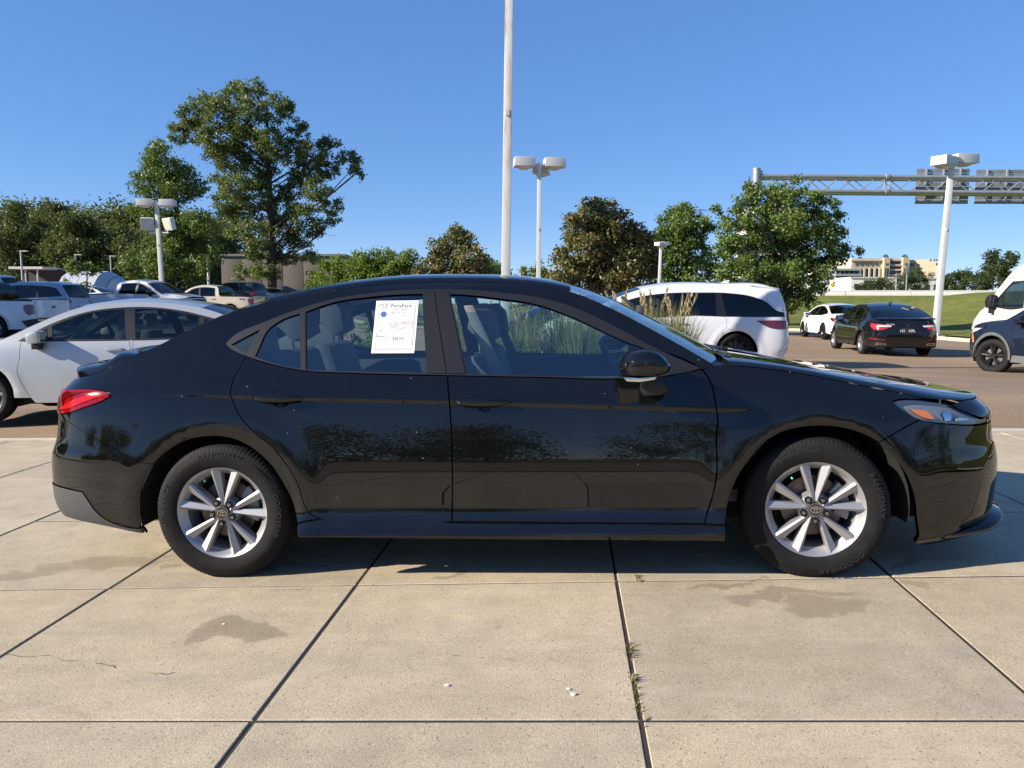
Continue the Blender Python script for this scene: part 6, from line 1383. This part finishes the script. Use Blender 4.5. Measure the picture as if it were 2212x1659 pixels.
# --- SUV shape
def suv_spec(lamp=RED,clad=CLAD):
    return dict(wb=2.75,R=.36,rr=.235,tw=.235,tilt=TSUV,w=.955,zb=.25,rlift=.1,arch=.43,
     rear=[(-.85,.25),(-.96,.45),(-.99,.65),(-.95,.9),(-.90,1.08),(-.88,3)],front=[(3.48,.25),(3.58,.40),(3.62,.60),(3.60,.80),(3.52,.93),(3.50,3)],
     edge=[(-.88,1.12),(-.78,1.40),(-.66,1.58),(-.45,1.645),(.3,1.69),(1.1,1.69),(1.6,1.61),(2.05,1.38),(2.45,1.13),(2.52,1.09),(2.9,1.055),(3.25,1.0),(3.46,.92)],
     secs=[('rear_window',0,2,(0,0),(-.10,.03),2,'g'),('roof',2,6,(-.10,.03),(.06,.055),2.2,'p'),('windshield',6,9,(.06,.055),(.22,.01),2,'w'),('hood',9,12,(0,.055),(.2,.04),2.4,'p')],
     dlo=[(2.30,1.08),(1.95,1.32),(1.6,1.48),(1.2,1.56),(.4,1.57),(-.2,1.53),(-.50,1.46),(-.74,1.18),(-.2,1.13),(1.2,1.09)],
     wins=[[(2.15,1.10),(1.88,1.31),(1.5,1.47),(1.15,1.53),(1.12,1.105)],[(1.03,1.11),(1.05,1.54),(.4,1.545),(.28,1.54),(.22,1.125)],[(.12,1.13),(.20,1.535),(-.2,1.505),(-.47,1.435),(-.66,1.19),(-.2,1.145)]],
     doors=[[(1.08,1.095),(1.06,.36),(1.1,.32),(2.10,.32),(2.22,.52),(2.28,.8),(2.26,1.08)],[(1.05,1.095),(1.03,.32),(.58,.32),(.46,.52),(.30,.74),(.18,.92),(.18,1.12)]],
     mirror=(2.05,1.13,.20,.16),handles=[(1.22,.98),(.36,1.0)],seatz=.78,
     extra=[('tail_lamp',[('r',.50,1.03),('r',.75,1.06),(-.60,1.05),(-.66,.92),('r',.85,.84),('r',.66,.86),('r',.50,.97)],lamp,.008),('arch_trim',[(.44*math.cos(q),.35+.44*math.sin(q)) for q in np.linspace(-.1,PI+.1,16)]+[(.50*math.cos(q),.35+.50*math.sin(q)) for q in np.linspace(PI+.1,-.1,16)],clad,.008),('arch_trim',[(2.75+.44*math.cos(q),.35+.44*math.sin(q)) for q in np.linspace(-.1,PI+.1,16)]+[(2.75+.50*math.cos(q),.35+.50*math.sin(q)) for q in np.linspace(PI+.1,-.1,16)],clad,.008),('sill_trim',[(.52,.26),(.52,.40),(2.2,.40),(2.24,.26)],clad,.008),('headlamp',[(3.05,.93),(3.45,.90),('f',.45,.86),('f',.50,.78),(3.42,.80)],CLR,.006)],
     extraj=[('bumper_valance',[('r',0,.33),('r',0,.52),(-.90,.50),(-.62,.40),(-.66,.34)],clad,.008),('grille',[('f',0,.86),('f',.42,.84),('f',.45,.56),('f',0,.54)],CLAD,.004)])
S=suv_spec(); r_,b_=bg_car('blue_grey_suv','blue-grey SUV with a big dark rear window parked behind the left white pickup',-17.4,29.6,PI-.09,S,GPT,cat='suv',glassm=DGL,zoff=.08); rear_plate(r_,b_,.80); h_badge(r_,b_,.95,.06)
S=suv_spec(); r_,b_=bg_car('silver_suv','silver SUV whose roof shows above the left pickup cab',-23.6,35.5,PI-.05,S,SPT,cat='suv',glassm=DGL,zoff=.35)
S=suv_spec(clad=M('grey_cladding',(.10,.105,.11),.6)); r_,b_=bg_car('dark_blue_suv','dark blue SUV with black wheels entering at the right edge',11.68,13.72,PI-1.30,S,NPT,cat='suv',rim=BKA,spokes=5,pair=.18,glassm=MGL,step=.07,steer=.25)
b_.panel('side_marker',[(3.22,.62),(3.30,.80),(3.33,.80),(3.27,.62)],M('amber',(.75,.16,.04),.3),side=(-1,1),off=.012,depth=.01,gap=0)
# --- pickups
def pickup_spec(long=0,lamp=REDD):
    return dict(wb=3.2+long,R=.38,rr=.235,tw=.245,tilt=TPIC,w=.98,zb=.30,rlift=.12,arch=.45,
     rear=[(-1.05,.3),(-1.14,.5),(-1.16,.7),(-1.14,1.2),(-1.12,3)],front=[(4.02+long,.3),(4.12+long,.5),(4.14+long,.75),(4.08+long,1.0),(4.0+long,1.08),(4.0+long,3)],nr=12,
     edge=[(-1.12,1.20),(-.4,1.215),(.58,1.235),(.62,1.26),(.70,1.60),(.80,1.70),(1.3,1.775),(1.75,1.765),(2.15,1.65),(2.55,1.42),(2.9,1.21),(2.98,1.17),(3.5,1.12),(3.95+long,1.02)],
     secs=[('load_bed',0,2,(0,-.35),(0,-.35),9,'t'),('rear_window',3,5,(.0,.02),(.0,.05),2,'g'),('roof',5,8,(0,.05),(.06,.05),2.2,'p'),('windshield',8,11,(.06,.05),(.2,.01),2,'w'),('hood',11,13,(0,.06),(.15,.05),2.6,'p')],
     dlo=[(2.72,1.18),(2.4,1.40),(2.1,1.58),(1.75,1.66),(1.2,1.665),(.86,1.62),(.80,1.20),(1.6,1.185)],
     wins=[[(2.58,1.20),(2.34,1.38),(2.06,1.55),(1.76,1.63),(1.72,1.205)],[(1.63,1.205),(1.66,1.635),(1.2,1.64),(.90,1.60),(.86,1.215)]],
     doors=[[(1.68,1.19),(1.66,.44),(1.70,.38),(2.56,.38),(2.66,.6),(2.72,.9),(2.70,1.18)],[(1.65,1.19),(1.63,.38),(.98,.38),(.84,.6),(.78,.9),(.78,1.20)]],
     mirror=(2.45,1.24,.22,.18),mirm=TRIM,handles=[(1.82,1.06),(.95,1.07)],seatx=(2.0,1.2),seatz=.85,
     extra=[('tail_lamp',[('r',.78,1.06),(-1.08,1.07),(-.92,1.05),(-.92,.92),(-1.02,.78),('r',.90,.76),('r',.78,.80)],lamp,.008),('headlamp',[(3.5+long,.98),(3.95+long,.97),('f',.5,.94),('f',.55,.80),(3.9+long,.82)],CLR,.006),('bed_rail_cap',[(-1.1,1.16),(-1.1,1.20),(.56,1.232),(.56,1.19)],TRIM,.01),('arch_trim',[(.46*math.cos(q),.37+.46*math.sin(q)) for q in np.linspace(0,PI,16)]+[(.51*math.cos(q),.37+.51*math.sin(q)) for q in np.linspace(PI,0,16)],'p',.012)],
     extraj=[('tailgate',[('r',0,1.19),('r',.745,1.19),('r',.745,.70),('r',0,.70)],'p',.012),('rear_bumper',[('r',0,.66),('r',.80,.66),('r',.95,.60),('r',.92,.46),('r',0,.44)],CLAD,.05),('grille',[('f',0,.98),('f',.48,.96),('f',.5,.62),('f',0,.60)],CLAD,.01)])
S=pickup_spec(); r_,b_=bg_car('white_pickup','white pickup seen from its tailgate at the left edge',-14.75,23.0,PI-.09,S,WPT,cat='pickup',glassm=DGL,rim=SIL,zoff=.08)
rear_plate(r_,b_,.57,w=.15,dx=.07)
mb=MB(); x=float(b_.xr(.95))-.03
mb.box((x,0,1.0),(.01,.12,.05)); mb.build('tailgate_handle',CLAD,r_)
for sg in(-1,1): mb=MB(); mb.box((float(b_.xr(.6))-.055,sg*.55,.62),(.02,.42,.04)); mb.build('bumper_chrome_strip',CHR,r_)
S=pickup_spec(); bg_car('white_pickup','white pickup in shade facing right above the silver sedan roof',-17.6,34.6,-.24,S,WPT,cat='pickup',glassm=DGL,zoff=.02)
S=pickup_spec(.25,RED); r_,b_=bg_car('tan_pickup','tan pickup with a red tail lamp facing left below the tall oak',-14.5,41.0,PI-.10,S,TPT,cat='pickup',glassm=DGL,zoff=-.25)
V,F=text_mesh('4X4',.17,'CENTER',.003)
mesh('side_lettering',[(-.62-a,float(b_.w(-.62,1.05))+.006+c,1.04+bb) for a,bb,c in V],F,CLAD,r_,smooth=False)
# --- high-roof van
S=dict(wb=3.66,R=.36,rr=.22,tw=.235,tilt=TVAN,w=1.0,zb=.30,
 rear=[(-1.2,.3),(-1.28,.6),(-1.25,1.5),(-1.1,2.3),(-1.1,3)],front=[(4.55,.3),(4.62,.5),(4.66,.75),(4.60,1.0),(4.45,1.2),(4.45,3)],
 edge=[(-1.15,2.35),(-1.0,2.50),(.5,2.56),(2.4,2.56),(2.9,2.46),(3.15,2.30),(3.5,1.90),(3.85,1.46),(4.0,1.32),(4.2,1.24),(4.42,1.12)],
 secs=[('roof',0,4,(0,.02),(.15,.10),2.4,'p'),('windshield',5,8,(.16,.08),(.30,.02),2,'w'),('roof_brow',4,5,(.15,.10),(.16,.08),2.2,'p'),('hood',8,10,(.02,.10),(.2,.06),2.4,'p')],
 dlo=[(3.70,1.38),(3.42,1.72),(3.15,2.0),(2.75,2.02),(2.70,1.34),(3.0,1.30)],wins=[[(3.62,1.39),(3.42,1.66),(3.40,1.37)],[(3.34,1.37),(3.36,1.72),(3.12,1.96),(2.80,1.98),(2.75,1.37)]],
 doors=[[(3.72,1.30),(3.72,1.0),(3.60,.62),(3.50,.42),(2.70,.42),(2.66,1.34),(3.0,1.30)]],
 mirror=(3.62,1.50,.20,.34),mirm=TRIM,handles=[(2.82,1.12)],hm=TRIM,seatx=(3.0,),seatz=1.0,
 extra=[('cargo_window',[(2.50,1.36),(2.52,1.95),(1.3,1.97),(1.28,1.36)],WIN,.006),('cargo_window',[(1.10,1.36),(1.10,1.97),(-.2,1.97),(-.2,1.36)],WIN,.006),('headlamp',[(4.10,1.02),(4.40,1.06),('f',.6,.98),('f',.66,.78),(4.30,.80)],CLR,.006),('bumper_corner',[('f',.3,.72),(4.36,.74),(4.10,.66),(4.12,.34),('f',.3,.34)],CLAD,.012)],extraj=[])
bg_car('high_roof_van','cream high-roof van behind the dark blue SUV at the right edge',14.05,16.5,PI-1.36,S,CPT,cat='van',rim=SIL,glassm=MGL,step=.09)
# --- further cars whose roofs show over the lot
for k,(px,Y,yaw_,kind,pm_,lab) in enumerate([(540,52,PI-.3,'suv',DPT,'dark SUV roof showing behind the bed of the tan pickup'),(590,56,PI/2+.5,'sedan',SPT,'silver car roof at the foot of the tall oak'),(392,50,PI-.2,'sedan',DPT,'dark car roof between the shaded white pickup and the tan pickup'),(222,46,PI-.2,'sedan',GPT,'blue-grey car roof behind the rear of the blue-grey SUV'),(1330,19.6,PI+.15,'sedan',DPT,'dark car half hidden by the feathery grass before the minivan'),(1120,24,.2,'sedan',DPT,'dark car seen behind the planting bed through the windows')]):
    P=at(px,640,Y); S=sedan_spec() if kind=='sedan' else suv_spec()
    if k==5: continue
    bg_car('parked_car',lab,P[0],Y,yaw_,S,pm_,seats=False,glassm=DGL,step=.14,zoff=.0)
